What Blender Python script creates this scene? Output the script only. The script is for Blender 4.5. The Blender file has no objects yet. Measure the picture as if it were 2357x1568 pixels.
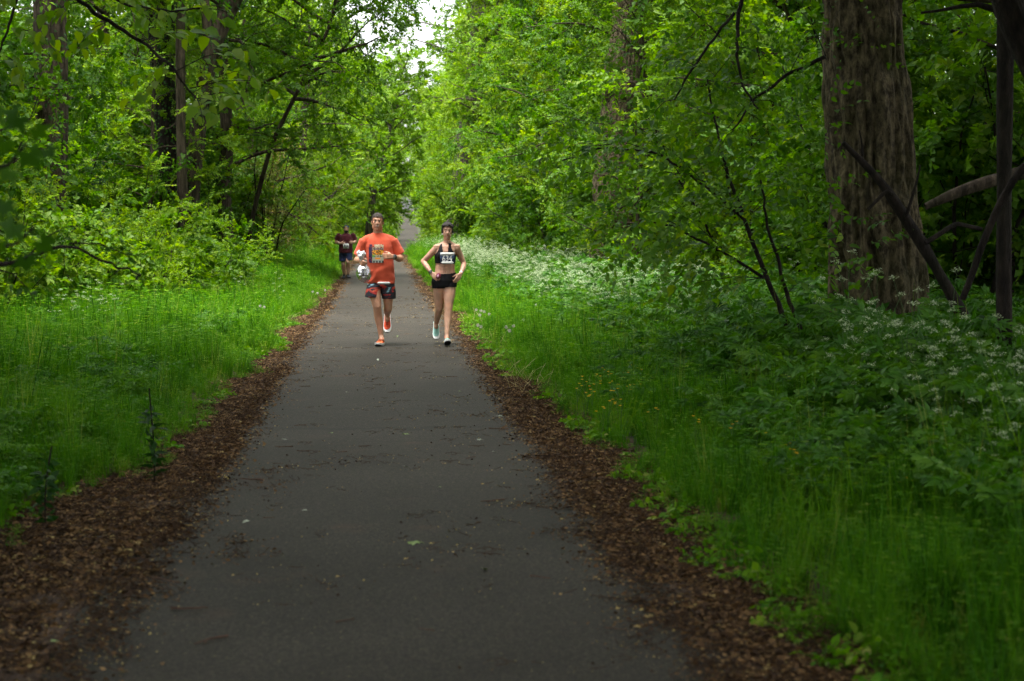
import bpy, bmesh, math, random
import numpy as np
from mathutils import Vector, Matrix, Euler, noise as mnoise
from mathutils.bvhtree import BVHTree

scene = bpy.context.scene
COL = scene.collection
R = math.radians

# ---------------------------------------------------------------- camera, sky, sun, exposure
cam_d = bpy.data.cameras.new("camera")
cam = bpy.data.objects.new("camera", cam_d)
COL.objects.link(cam)
scene.camera = cam
cam_d.sensor_width = 36.0
cam_d.lens = 60.0
cam_d.clip_start = 0.1
cam_d.clip_end = 2000.0
cam.location = (0.0, 0.0, 1.65)
cam.rotation_euler = (R(90 - 3.92), 0.0, R(-4.45))
cam_d.dof.use_dof = True
cam_d.dof.focus_distance = 23.0
cam_d.dof.aperture_fstop = 3.6
CAM_M = Matrix.Translation(cam.location) @ cam.rotation_euler.to_matrix().to_4x4()

SUN_EL, SUN_AZ = 76.0, 200.0
world = bpy.data.worlds.new("World")
scene.world = world
world.use_nodes = True
wn = world.node_tree
wn.nodes.clear()
w_out = wn.nodes.new("ShaderNodeOutputWorld")
w_bg = wn.nodes.new("ShaderNodeBackground")
w_hs = wn.nodes.new("ShaderNodeHueSaturation")
w_sky = wn.nodes.new("ShaderNodeTexSky")
w_sky.sky_type = 'NISHITA'
w_sky.sun_disc = False
w_sky.sun_elevation = R(SUN_EL)
w_sky.sun_rotation = R(SUN_AZ)
w_sky.dust_density = 4.0
w_sky.air_density = 1.0
w_hs.inputs['Saturation'].default_value = 0.12
wn.links.new(w_sky.outputs[0], w_hs.inputs['Color'])
wn.links.new(w_hs.outputs[0], w_bg.inputs['Color'])
w_bg.inputs['Strength'].default_value = 0.10
wn.links.new(w_bg.outputs[0], w_out.inputs[0])

sun_d = bpy.data.lights.new("sun", 'SUN')
sun_d.energy = 1.5
sun_d.angle = R(30)
sun_d.color = (1.0, 0.96, 0.9)
sun = bpy.data.objects.new("sun", sun_d)
COL.objects.link(sun)
sun.rotation_euler = (R(90 - SUN_EL), 0.0, R(180 - SUN_AZ))   # 200: light comes from behind and left of the camera

scene.view_settings.view_transform = 'Standard'
scene.view_settings.look = 'None'
scene.view_settings.gamma = 1.0
scene.view_settings.use_curve_mapping = False
scene.view_settings.exposure = 2.8
cy = scene.cycles
cy.max_bounces = 8
cy.diffuse_bounces = 4
cy.glossy_bounces = 2
cy.transmission_bounces = 5
cy.transparent_max_bounces = 8
cy.sample_clamp_indirect = 6.0
cy.caustics_reflective = False
cy.caustics_refractive = False
cy.use_denoising = True

def WP(X, Y, D):
    """a point on the plane y = D seen at pixel X, Y of the 2357 px wide photograph"""
    d = CAM_M.to_3x3() @ Vector(((X - 1178.5) / 3928.3, -(Y - 784.0) / 3928.3, -1.0))
    t = (D - CAM_M.translation.y) / d.y
    return CAM_M.translation + d * t

# ---------------------------------------------------------------- helpers
def tag(o, label=None, cat=None, group=None, kind=None):
    if label: o["label"] = label
    if cat: o["category"] = cat
    if group: o["group"] = group
    if kind: o["kind"] = kind
    return o

def empty(name, loc=(0, 0, 0), rz=0.0, parent=None):
    o = bpy.data.objects.new(name, None)
    o.empty_display_size = 0.2
    o.location = loc
    o.rotation_euler = (0, 0, rz)
    COL.objects.link(o)
    if parent: o.parent = parent
    return o

def obj(name, mesh, parent=None, link=True):
    o = bpy.data.objects.new(name, mesh)
    if link: COL.objects.link(o)
    if parent: o.parent = parent
    return o

def np_mesh(name, V, faces_sizes, loops, mats, tint=None, mat_idx=None, smooth=False):
    me = bpy.data.meshes.new(name)
    V = np.asarray(V, dtype=np.float32)
    me.vertices.add(len(V))
    me.vertices.foreach_set("co", V.ravel())
    loops = np.asarray(loops, dtype=np.int32)
    sizes = np.asarray(faces_sizes, dtype=np.int32)
    me.loops.add(len(loops))
    me.loops.foreach_set("vertex_index", loops)
    me.polygons.add(len(sizes))
    starts = np.concatenate([[0], np.cumsum(sizes)[:-1]]).astype(np.int32)
    me.polygons.foreach_set("loop_start", starts)
    me.polygons.foreach_set("loop_total", sizes)
    for m in (mats if isinstance(mats, (list, tuple)) else [mats]):
        me.materials.append(m)
    if mat_idx is not None:
        me.polygons.foreach_set("material_index", np.asarray(mat_idx, dtype=np.int32))
    if smooth:
        me.polygons.foreach_set("use_smooth", np.ones(len(sizes), dtype=bool))
    me.update(calc_edges=True)
    if tint is not None:
        a = me.attributes.new("tint", 'FLOAT', 'POINT')
        a.data.foreach_set("value", np.asarray(tint, dtype=np.float32))
    me.validate()
    return me

class Geo:
    """collects vertices and faces, several materials, optional tint"""
    def __init__(s):
        s.V = []; s.S = []; s.L = []; s.T = []; s.M = []; s.n = 0
    def add(s, V, F, tint=0.5, mat=0):
        V = np.asarray(V, dtype=np.float32).reshape(-1, 3)
        s.V.append(V)
        s.T.append(np.broadcast_to(np.asarray(tint, dtype=np.float32), (len(V),)))
        if isinstance(F, np.ndarray):
            s.S.append(np.full(len(F), F.shape[1], dtype=np.int32))
            s.L.append((F + s.n).ravel().astype(np.int32))
            s.M.append(np.full(len(F), mat, dtype=np.int32))
        else:
            s.S.append(np.array([len(f) for f in F], dtype=np.int32))
            s.L.append(np.array([i + s.n for f in F for i in f], dtype=np.int32))
            s.M.append(np.full(len(F), mat, dtype=np.int32))
        s.n += len(V)
    def mesh(s, name, mats, smooth=False):
        return np_mesh(name, np.concatenate(s.V), np.concatenate(s.S), np.concatenate(s.L), mats,
                       np.concatenate(s.T), np.concatenate(s.M), smooth)

def norm(a):
    a = np.asarray(a, dtype=np.float64)
    return a / (np.linalg.norm(a, axis=-1, keepdims=True) + 1e-12)

def hash3(i, j, k, seed):
    h = (i * 374761393 + j * 668265263 + k * 2147483647 + seed * 1274126177) & 0xFFFFFFFF
    h = ((h ^ (h >> 13)) * 1274126177) & 0xFFFFFFFF
    h = (h ^ (h >> 16)) & 0xFFFFFFFF
    return h / 4294967295.0

def vnoise(p, seed=0):
    p = np.asarray(p, dtype=np.float64)
    i = np.floor(p).astype(np.int64); f = p - i
    f = f * f * (3 - 2 * f)
    r = 0
    for dx in (0, 1):
        for dy in (0, 1):
            for dz in (0, 1):
                w = (f[..., 0] if dx else 1 - f[..., 0]) * (f[..., 1] if dy else 1 - f[..., 1]) * (f[..., 2] if dz else 1 - f[..., 2])
                r = r + w * hash3(i[..., 0] + dx, i[..., 1] + dy, i[..., 2] + dz, seed)
    return r

def noise2(x, y, s=1.0, seed=0):
    x, y = np.broadcast_arrays(np.asarray(x, float), np.asarray(y, float))
    return vnoise(np.stack([x * s + 100, y * s + 100, np.zeros_like(x)], -1), seed)

def tube(geo, pts, rad, sides=6, mat=0, tint=0.5, cap=True):
    pts = np.asarray(pts, dtype=np.float64); n = len(pts)
    rad = np.broadcast_to(np.asarray(rad, dtype=np.float64), (n,))
    d = norm(np.gradient(pts, axis=0))
    ref = np.array([1.0, 0, 0]) if abs(d[0][0]) < 0.8 else np.array([0, 1.0, 0])
    u = norm(np.cross(d, ref)); v = np.cross(d, u)
    a = np.arange(sides) * 2 * np.pi / sides
    ring = pts[:, None, :] + rad[:, None, None] * (np.cos(a)[None, :, None] * u[:, None, :] + np.sin(a)[None, :, None] * v[:, None, :])
    k = np.arange(sides); k2 = (k + 1) % sides
    F = []
    for i in range(n - 1):
        F.append(np.stack([i * sides + k, i * sides + k2, (i + 1) * sides + k2, (i + 1) * sides + k], -1))
    geo.add(ring.reshape(-1, 3), np.concatenate(F), tint, mat)
    if cap:
        geo.add(ring[-1], [list(range(sides))], tint, mat)
        geo.add(ring[0], [list(range(sides))[::-1]], tint, mat)

# ---------------------------------------------------------------- materials
def new_mat(name):
    m = bpy.data.materials.new(name); m.use_nodes = True
    nt = m.node_tree; nt.nodes.clear()
    out = nt.nodes.new("ShaderNodeOutputMaterial")
    b = nt.nodes.new("ShaderNodeBsdfPrincipled")
    nt.links.new(b.outputs[0], out.inputs[0])
    return m, nt, b, out

def ramp(nt, stops):
    r = nt.nodes.new("ShaderNodeValToRGB")
    e = r.color_ramp.elements
    while len(e) > 1: e.remove(e[0])
    e[0].position = stops[0][0]; e[0].color = (*stops[0][1], 1)
    for p, c in stops[1:]:
        x = e.new(p); x.color = (*c, 1)
    return r

def simple(name, col, rough=0.6, var=0.0, scale=8.0, metallic=0.0, bump=0.0, bscale=60.0, spec=0.4, sheen=0.0):
    m, nt, b, out = new_mat(name)
    b.inputs['Base Color'].default_value = (*col, 1)
    b.inputs['Roughness'].default_value = rough
    b.inputs['Metallic'].default_value = metallic
    b.inputs['Specular IOR Level'].default_value = spec
    if sheen: b.inputs['Sheen Weight'].default_value = sheen
    tc = nt.nodes.new("ShaderNodeTexCoord")
    if var:
        n = nt.nodes.new("ShaderNodeTexNoise"); n.inputs['Scale'].default_value = scale; n.inputs['Detail'].default_value = 5
        nt.links.new(tc.outputs['Object'], n.inputs['Vector'])
        r = ramp(nt, [(0.3, tuple(c * (1 - var) for c in col)), (0.7, tuple(min(1, c * (1 + var)) for c in col))])
        nt.links.new(n.outputs['Fac'], r.inputs['Fac']); nt.links.new(r.outputs[0], b.inputs['Base Color'])
    if bump:
        n2 = nt.nodes.new("ShaderNodeTexNoise"); n2.inputs['Scale'].default_value = bscale; n2.inputs['Detail'].default_value = 4
        nt.links.new(tc.outputs['Object'], n2.inputs['Vector'])
        bp = nt.nodes.new("ShaderNodeBump"); bp.inputs['Strength'].default_value = bump; bp.inputs['Distance'].default_value = 0.01
        nt.links.new(n2.outputs['Fac'], bp.inputs['Height']); nt.links.new(bp.outputs[0], b.inputs['Normal'])
    return m

def leaf_mat(name, stops, trans=0.45, rough=0.5, objvar=0.25, spec=0.22):
    """leaf: colour from the tint of the single leaf and a shift per plant; light shines through"""
    m, nt, b, out = new_mat(name)
    at = nt.nodes.new("ShaderNodeAttribute"); at.attribute_name = "tint"
    oi = nt.nodes.new("ShaderNodeObjectInfo")
    mm = nt.nodes.new("ShaderNodeMath"); mm.operation = 'MULTIPLY_ADD'
    mm.inputs[1].default_value = objvar; 
    sb = nt.nodes.new("ShaderNodeMath"); sb.operation = 'SUBTRACT'; sb.inputs[1].default_value = objvar * 0.5
    nt.links.new(oi.outputs['Random'], mm.inputs[0]); nt.links.new(at.outputs['Fac'], mm.inputs[2])
    nt.links.new(mm.outputs[0], sb.inputs[0])
    r = ramp(nt, stops)
    nt.links.new(sb.outputs[0], r.inputs['Fac'])
    nt.links.new(r.outputs[0], b.inputs['Base Color'])
    b.inputs['Roughness'].default_value = rough
    b.inputs['Specular IOR Level'].default_value = spec
    tr = nt.nodes.new("ShaderNodeBsdfTranslucent")
    hs = nt.nodes.new("ShaderNodeHueSaturation"); hs.inputs['Hue'].default_value = 0.495; hs.inputs['Value'].default_value = 1.7; hs.inputs['Saturation'].default_value = 1.1
    nt.links.new(r.outputs[0], hs.inputs['Color']); nt.links.new(hs.outputs[0], tr.inputs['Color'])
    mx = nt.nodes.new("ShaderNodeMixShader"); mx.inputs[0].default_value = trans
    nt.links.new(b.outputs[0], mx.inputs[1]); nt.links.new(tr.outputs[0], mx.inputs[2])
    nt.links.new(mx.outputs[0], out.inputs[0])
    return m

M = {}
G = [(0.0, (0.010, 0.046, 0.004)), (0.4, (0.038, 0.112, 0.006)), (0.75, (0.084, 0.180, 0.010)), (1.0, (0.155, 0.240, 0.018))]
M['leaf'] = leaf_mat("leaf_green", G)
M['leaf_dark'] = leaf_mat("leaf_dark", [(0.0, (0.010, 0.040, 0.006)), (0.6, (0.025, 0.085, 0.009)), (1.0, (0.060, 0.130, 0.014))], trans=0.35)
M['leaf_light'] = leaf_mat("leaf_light", [(0.0, (0.048, 0.125, 0.007)), (0.5, (0.110, 0.215, 0.012)), (1.0, (0.200, 0.275, 0.025))], trans=0.5)  # also stands in for haze and brightness on far plants
M['leaf_red'] = leaf_mat("leaf_rusty", [(0.0, (0.05, 0.10, 0.012)), (0.6, (0.09, 0.12, 0.02)), (1.0, (0.16, 0.09, 0.03))], trans=0.4)
M['grass'] = leaf_mat("grass_blade", [(0.0, (0.012, 0.056, 0.003)), (0.4, (0.042, 0.150, 0.005)), (0.8, (0.100, 0.225, 0.010)), (1.0, (0.24, 0.28, 0.06))], trans=0.42, objvar=0.4, spec=0.12)
M['herb'] = leaf_mat("herb_leaf", [(0.0, (0.012, 0.052, 0.005)), (0.5, (0.044, 0.140, 0.010)), (1.0, (0.100, 0.215, 0.018))], trans=0.35, objvar=0.4)
M['petal'] = leaf_mat("white_petal", [(0.0, (0.22, 0.32, 0.12)), (0.5, (0.42, 0.50, 0.30)), (1.0, (0.70, 0.74, 0.60))], trans=0.3, rough=0.7, objvar=0.1)
M['yellow'] = leaf_mat("yellow_petal", [(0.0, (0.65, 0.38, 0.01)), (1.0, (0.85, 0.55, 0.02))], trans=0.3)
M['stem'] = simple("green_stem", (0.05, 0.12, 0.02), 0.6, var=0.3)
M['dry'] = leaf_mat("dry_litter", [(0.0, (0.020, 0.011, 0.006)), (0.25, (0.044, 0.024, 0.012)), (0.6, (0.140, 0.078, 0.032)), (0.86, (0.27, 0.17, 0.072)), (1.0, (0.42, 0.35, 0.13))], trans=0.1, rough=0.75, objvar=0.1, spec=0.2)
M['straw'] = simple("dry_straw", (0.42, 0.36, 0.17), 0.7, var=0.25)

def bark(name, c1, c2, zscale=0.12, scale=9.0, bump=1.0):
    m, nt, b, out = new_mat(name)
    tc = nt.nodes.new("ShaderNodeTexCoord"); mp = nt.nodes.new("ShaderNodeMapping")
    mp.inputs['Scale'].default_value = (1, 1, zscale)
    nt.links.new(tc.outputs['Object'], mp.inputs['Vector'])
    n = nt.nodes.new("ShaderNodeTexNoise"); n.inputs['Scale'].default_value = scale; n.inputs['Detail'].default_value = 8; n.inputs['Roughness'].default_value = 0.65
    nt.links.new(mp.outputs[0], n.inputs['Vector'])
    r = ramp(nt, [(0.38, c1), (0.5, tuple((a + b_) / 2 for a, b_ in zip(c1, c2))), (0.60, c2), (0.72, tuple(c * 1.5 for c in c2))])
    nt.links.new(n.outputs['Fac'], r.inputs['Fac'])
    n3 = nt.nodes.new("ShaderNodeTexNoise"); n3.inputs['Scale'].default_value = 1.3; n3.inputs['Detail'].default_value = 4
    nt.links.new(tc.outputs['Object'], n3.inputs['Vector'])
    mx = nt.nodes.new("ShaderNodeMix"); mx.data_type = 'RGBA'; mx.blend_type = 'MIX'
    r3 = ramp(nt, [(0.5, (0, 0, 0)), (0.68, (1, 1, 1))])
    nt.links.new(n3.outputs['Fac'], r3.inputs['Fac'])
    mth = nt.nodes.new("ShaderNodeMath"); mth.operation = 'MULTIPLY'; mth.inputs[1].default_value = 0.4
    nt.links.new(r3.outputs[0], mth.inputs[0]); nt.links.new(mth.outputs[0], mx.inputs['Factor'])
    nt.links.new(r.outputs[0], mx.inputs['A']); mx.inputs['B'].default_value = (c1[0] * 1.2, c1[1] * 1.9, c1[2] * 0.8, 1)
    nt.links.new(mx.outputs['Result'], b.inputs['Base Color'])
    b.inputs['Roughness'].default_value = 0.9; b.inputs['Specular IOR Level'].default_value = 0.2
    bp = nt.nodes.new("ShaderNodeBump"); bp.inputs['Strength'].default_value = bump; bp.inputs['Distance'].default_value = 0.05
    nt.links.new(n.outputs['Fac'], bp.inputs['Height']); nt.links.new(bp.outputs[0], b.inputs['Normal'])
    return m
M['bark_big'] = bark("bark_furrowed_tan", (0.026, 0.020, 0.011), (0.150, 0.120, 0.068), 0.5, 15.0, 1.6)
M['bark'] = bark("bark_brown", (0.020, 0.015, 0.010), (0.080, 0.060, 0.042), 0.18, 12.0)
M['bark_grey'] = bark("bark_grey", (0.04, 0.034, 0.026), (0.13, 0.11, 0.088), 0.2, 12.0)
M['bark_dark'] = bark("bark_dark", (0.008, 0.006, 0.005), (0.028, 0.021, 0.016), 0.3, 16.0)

# asphalt
m, nt, b, out = new_mat("asphalt")
tc = nt.nodes.new("ShaderNodeTexCoord")
def nz(scale, detail=4, src=None, rough=0.6):
    n = nt.nodes.new("ShaderNodeTexNoise"); n.inputs['Scale'].default_value = scale; n.inputs['Detail'].default_value = detail
    n.inputs['Roughness'].default_value = rough
    nt.links.new(src or tc.outputs['Object'], n.inputs['Vector']); return n
def mixc(a, bcol, fac, mode='MIX'):
    x = nt.nodes.new("ShaderNodeMix"); x.data_type = 'RGBA'; x.blend_type = mode
    if isinstance(fac, float): x.inputs['Factor'].default_value = fac
    else: nt.links.new(fac, x.inputs['Factor'])
    for s_, v_ in (('A', a), ('B', bcol)):
        if isinstance(v_, tuple): x.inputs[s_].default_value = (*v_, 1)
        else: nt.links.new(v_, x.inputs[s_])
    return x.outputs['Result']
big = nz(0.7, 5); r1 = ramp(nt, [(0.3, (0.0165, 0.0142, 0.0110)), (0.7, (0.028, 0.0250, 0.0205))]); nt.links.new(big.outputs['Fac'], r1.inputs['Fac'])
gr = nz(120, 3); r2 = ramp(nt, [(0.33, (0.2, 0.2, 0.2)), (0.5, (1, 1, 1)), (0.66, (3.6, 3.4, 3.0))]); nt.links.new(gr.outputs['Fac'], r2.inputs['Fac'])
c0 = mixc(r1.outputs[0], r2.outputs[0], 0.75, 'MULTIPLY')
gr3 = nz(38, 3); r2b = ramp(nt, [(0.35, (0.7, 0.7, 0.7)), (0.6, (1.15, 1.12, 1.08))]); nt.links.new(gr3.outputs['Fac'], r2b.inputs['Fac'])
c0 = mixc(c0, r2b.outputs[0], 1.0, 'MULTIPLY')
vo = nt.nodes.new("ShaderNodeTexVoronoi"); vo.inputs['Scale'].default_value = 19; nt.links.new(tc.outputs['Object'], vo.inputs['Vector'])
r4 = ramp(nt, [(0.07, (1, 1, 1)), (0.12, (0, 0, 0))]); nt.links.new(vo.outputs['Distance'], r4.inputs['Fac'])
vc = nt.nodes.new("ShaderNodeSeparateColor"); nt.links.new(vo.outputs['Color'], vc.inputs[0])
gt = nt.nodes.new("ShaderNodeMath"); gt.operation = 'GREATER_THAN'; gt.inputs[1].default_value = 0.70; nt.links.new(vc.outputs[0], gt.inputs[0])
ml = nt.nodes.new("ShaderNodeMath"); ml.operation = 'MULTIPLY'; nt.links.new(gt.outputs[0], ml.inputs[0]); nt.links.new(r4.outputs[0], ml.inputs[1])
c1 = mixc(c0, (0.17, 0.14, 0.06), ml.outputs[0])
# brown dust patches
du = nz(1.7, 6); r5 = ramp(nt, [(0.60, (0, 0, 0)), (0.74, (1, 1, 1))]); nt.links.new(du.outputs['Fac'], r5.inputs['Fac'])
m5 = nt.nodes.new("ShaderNodeMath"); m5.operation = 'MULTIPLY'; m5.inputs[1].default_value = 0.45; nt.links.new(r5.outputs[0], m5.inputs[0])
c2 = mixc(c1, (0.075, 0.042, 0.026), m5.outputs[0])
# cross cracks
sx = nt.nodes.new("ShaderNodeSeparateXYZ"); nt.links.new(tc.outputs['Object'], sx.inputs[0])
wob = nz(1.6, 4)
def crack(y0, amp, width):
    a = nt.nodes.new("ShaderNodeMath"); a.operation = 'MULTIPLY_ADD'; a.inputs[1].default_value = amp
    nt.links.new(wob.outputs['Fac'], a.inputs[0]); nt.links.new(sx.outputs['Y'], a.inputs[2])
    s_ = nt.nodes.new("ShaderNodeMath"); s_.operation = 'SUBTRACT'; s_.inputs[1].default_value = y0 + amp * 0.5; nt.links.new(a.outputs[0], s_.inputs[0])
    ab = nt.nodes.new("ShaderNodeMath"); ab.operation = 'ABSOLUTE'; nt.links.new(s_.outputs[0], ab.inputs[0])
    lt = nt.nodes.new("ShaderNodeMath"); lt.operation = 'LESS_THAN'; lt.inputs[1].default_value = width; nt.links.new(ab.outputs[0], lt.inputs[0])
    return lt.outputs[0]
cc = c2
for y0, amp, wd in ((13.75, 0.9, 0.045), (12.9, 0.5, 0.014), (15.2, 0.4, 0.020), (20.5, 0.6, 0.025), (27.3, 0.5, 0.05), (36.0, 0.7, 0.08)):
    cc = mixc(cc, (0.018, 0.015, 0.012), crack(y0, amp, wd))
nt.links.new(cc, b.inputs['Base Color'])
b.inputs['Roughness'].default_value = 0.75; b.inputs['Specular IOR Level'].default_value = 0.22
bp = nt.nodes.new("ShaderNodeBump"); bp.inputs['Strength'].default_value = 0.6; bp.inputs['Distance'].default_value = 0.006
nt.links.new(gr.outputs['Fac'], bp.inputs['Height']); nt.links.new(bp.outputs[0], b.inputs['Normal'])
M['asphalt'] = m
M['soil'] = simple("soil_and_moss", (0.030, 0.038, 0.014), 0.95, var=0.5, scale=3.0, bump=0.8, bscale=12)
m, nt, b, out = new_mat("litter_ground")
tc = nt.nodes.new("ShaderNodeTexCoord")
n = nz(30, 8, rough=0.75); r = ramp(nt, [(0.3, (0.016, 0.009, 0.005)), (0.5, (0.055, 0.027, 0.013)), (0.66, (0.115, 0.060, 0.027)), (0.8, (0.20, 0.125, 0.06))])
nt.links.new(n.outputs['Fac'], r.inputs['Fac']); nt.links.new(r.outputs[0], b.inputs['Base Color'])
b.inputs['Roughness'].default_value = 0.9
bp = nt.nodes.new("ShaderNodeBump"); bp.inputs['Strength'].default_value = 1.0; bp.inputs['Distance'].default_value = 0.03
nt.links.new(n.outputs['Fac'], bp.inputs['Height']); nt.links.new(bp.outputs[0], b.inputs['Normal'])
M['litter_ground'] = m

# ---------------------------------------------------------------- terrain and path
_py = np.arange(-80, 420, 1.0)
_pz = np.interp(_py, [-80, 26, 40, 55, 70, 95, 120, 150, 190, 230, 300, 340, 420], [0, 0, -0.04, -0.14, -0.1, 0.0, -.6, -1.0, 0.0, 1.0, 3.6, 4.4, 5.0])
_k = np.ones(15) / 15
_pz = np.convolve(np.pad(_pz, 7, 'edge'), _k, 'valid')
_qy = np.arange(-80, 430, 1.0)
_qx = 0.04 + np.interp(_qy, [0, 98, 120, 190, 300, 430], [0, 0, .5, 3.0, 4.8, 9.0])
_qx = np.convolve(np.pad(_qx, 10, 'edge'), np.ones(21) / 21, 'valid')
def H0(y): return np.interp(y, _py, _pz)
def PX(y):
    y = np.asarray(y, float)
    return np.interp(y, _qy, _qx)
def H(x, y):
    x = np.asarray(x, float); y = np.asarray(y, float)
    d = np.abs(x - PX(y))
    side = np.clip((d - 1.5) / 3.0, 0, 1)
    return H0(y) + side * (0.10 * (noise2(x, y, 0.35, 3) - 0.45)) - 0.018 * np.clip((d - 1.2) / 0.4, 0, 1)

def strip(name, xa, xb, ys, nx, dz, mat, wob_a=0.0, wob_b=0.0, seed=1):
    ys = np.asarray(ys)
    a = xa + wob_a * (noise2(ys, ys * 0, 1.1, seed) - 0.5) * 2 + wob_a * 0.7 * (noise2(ys, ys * 0, 3.7, seed + 5) - 0.5) * 2
    b_ = xb + wob_b * (noise2(ys, ys * 0, 0.9, seed + 9) - 0.5) * 2
    t = np.linspace(0, 1, nx)
    X = PX(ys)[:, None] + a[:, None] * (1 - t) + b_[:, None] * t
    Y = np.repeat(ys[:, None], nx, 1)
    Z = H(X, Y) + dz
    V = np.stack([X, Y, Z], -1).reshape(-1, 3)
    i, j = np.meshgrid(np.arange(len(ys) - 1), np.arange(nx - 1), indexing='ij')
    q = np.stack([i * nx + j, i * nx + j + 1, (i + 1) * nx + j + 1, (i + 1) * nx + j], -1).reshape(-1, 4)
    g = Geo(); g.add(V, q)
    o = obj(name, g.mesh(name, mat, True))
    return o

gy = np.concatenate([np.arange(-60, 0, 6), np.arange(0, 90, 0.6), np.arange(90, 420, 3)])
gx = np.concatenate([-np.array([600, 200, 90, 50, 30, 20]), np.arange(-14, 14.1, 0.5), np.array([20, 30, 50, 90, 200, 600.0])])
Xg, Yg = np.meshgrid(gx, gy)
Zg = H(Xg, Yg) - 0.006
on = np.abs(Xg - PX(Yg)) < 1.25
Zg = np.where(on, Zg - 0.012, Zg)
nx = len(gx)
i, j = np.meshgrid(np.arange(len(gy) - 1), np.arange(nx - 1), indexing='ij')
q = np.stack([i * nx + j, i * nx + j + 1, (i + 1) * nx + j + 1, (i + 1) * nx + j], -1).reshape(-1, 4)
g = Geo(); g.add(np.stack([Xg, Yg, Zg], -1).reshape(-1, 3), q)
ground = obj("ground", g.mesh("ground", M['soil'], True))
tag(ground, "dark mossy soil under the grass and the trees", None, None, "structure")
pys = np.concatenate([np.arange(-20, 40, 0.25), np.arange(40, 340, 1.0)])
path = strip("path", -1.42, 1.42, pys, 9, 0.004, M['asphalt'])
tag(path, "grey asphalt path with fine cracks running into the woods", None, None, "structure")
lys = np.concatenate([np.arange(-6, 40, 0.08), np.arange(40, 120, 0.5)])
lit_l = strip("verge_left", -(np.interp(lys, [6, 10, 13, 23, 40], [2.35, 2.3, 2.0, 1.75, 1.7])), -1.30, lys, 5, 0.009, M['litter_ground'], 0.1, 0.10, 11)
tag(lit_l, "strip of brown leaf litter along the left edge of the path", None, None, "structure")
lit_r = strip("verge_right", 1.30, np.interp(lys, [6, 12, 23, 40], [2.1, 2.0, 1.75, 1.7]), lys, 5, 0.009, M['litter_ground'], 0.10, 0.1, 31)
tag(lit_r, "strip of brown leaf litter along the right edge of the path", None, None, "structure")
# ---------------------------------------------------------------- foliage builders
def leaves2(geo, P, D, N, L, W, T, mat=0):
    """two-triangle leaves folded along the midrib"""
    D = norm(D); S = norm(np.cross(D, N)); N = np.cross(S, D)
    L = np.asarray(L)[:, None]; W = np.asarray(W)[:, None]
    a = P; t = P + D * L - N * L * 0.12
    mid = P + D * L * 0.42 + N * W * 0.16
    l = mid - S * W * 0.5; r = mid + S * W * 0.5
    V = np.stack([a, r, t, l], 1).reshape(-1, 3)
    k = np.arange(len(P))[:, None] * 4
    F = np.concatenate([k + np.array([[0, 1, 2]]), k + np.array([[0, 2, 3]])])
    geo.add(V, F, np.repeat(T, 4), mat)

def leaves8(geo, P, D, N, L, W, T, mat=0):
    """ovate leaves with midrib, curl and pointed tip"""
    D = norm(D); S = norm(np.cross(D, N)); N = np.cross(S, D)
    L = np.asarray(L)[:, None]; W = np.asarray(W)[:, None]
    def pt(t, w, h): return P + D * L * t + S * W * w + N * (L * h)
    V = np.stack([pt(0, 0, 0), pt(.25, 0, .0), pt(.6, 0, -.05), pt(1, 0, -.2),
                  pt(.2, -.46, .05), pt(.58, -.42, .0), pt(.2, .46, .05), pt(.58, .42, .0)], 1).reshape(-1, 3)
    k = np.arange(len(P))[:, None] * 8
    F3 = np.concatenate([k + np.array([[f]]).reshape(1, 3) for f in ((0, 4, 1), (0, 1, 6), (2, 5, 3), (2, 3, 7))])
    F4 = np.concatenate([k + np.array([[f]]).reshape(1, 4) for f in ((1, 4, 5, 2), (1, 2, 7, 6))])
    n0 = len(V)
    geo.add(V, F3, np.repeat(T, 8), mat)
    geo.n -= n0
    geo.S.append(np.full(len(F4), 4, dtype=np.int32)); geo.L.append((F4 + geo.n).ravel().astype(np.int32)); geo.M.append(np.full(len(F4), mat, dtype=np.int32))
    geo.n += n0

def spray_leaves(rng, geo, base, direc, length, n, leaf, mat=0, tint0=0.5, fn=leaves2, flat=0.75, wl=0.72, droop=0.12):
    """leaves set left and right along twigs; base, direc are arrays of twigs"""
    base = np.asarray(base, float); direc = norm(np.asarray(direc, float)); m = len(base)
    length = np.broadcast_to(np.asarray(length, float), (m,))
    t = (np.arange(n)[None, :] + rng.random((m, n))) / n
    side = np.where((np.arange(n) % 2)[None, :] == 0, 1.0, -1.0) * np.ones((m, 1))
    up = np.array([0, 0, 1.0])
    upv = norm(up * flat + rng.normal(0, 0.45, (m, 3)))
    S = norm(np.cross(direc, upv))
    P = base[:, None, :] + direc[:, None, :] * (t * length[:, None])[..., None]
    P[..., 2] -= (t ** 2) * length[:, None] * droop
    d = direc[:, None, :] * (0.45 + 0.5 * t[..., None]) + S[:, None, :] * side[..., None] * (1.0 - 0.4 * t[..., None]) + rng.normal(0, 0.22, (m, n, 3))
    d[..., 2] -= 0.20
    Nn = np.broadcast_to(upv[:, None, :], d.shape) + rng.normal(0, 0.33, d.shape)
    L = leaf * (0.65 + 0.6 * rng.random((m, n)))
    T = tint0 + rng.normal(0, 0.10, (m, 1)) + rng.normal(0, 0.08, (m, n)) + 0.14 * t
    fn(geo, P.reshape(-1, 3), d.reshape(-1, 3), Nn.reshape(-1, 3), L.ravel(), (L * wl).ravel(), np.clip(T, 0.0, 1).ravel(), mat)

def limb(rng, p0, d0, L, nseg, jit, up):
    pts = [np.array(p0, float)]; d = norm(np.array(d0, float))
    for i in range(nseg):
        d = norm(d + rng.normal(0, jit, 3) + np.array([0, 0, up]))
        pts.append(pts[-1] + d * L / nseg)
    return np.array(pts)

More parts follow.
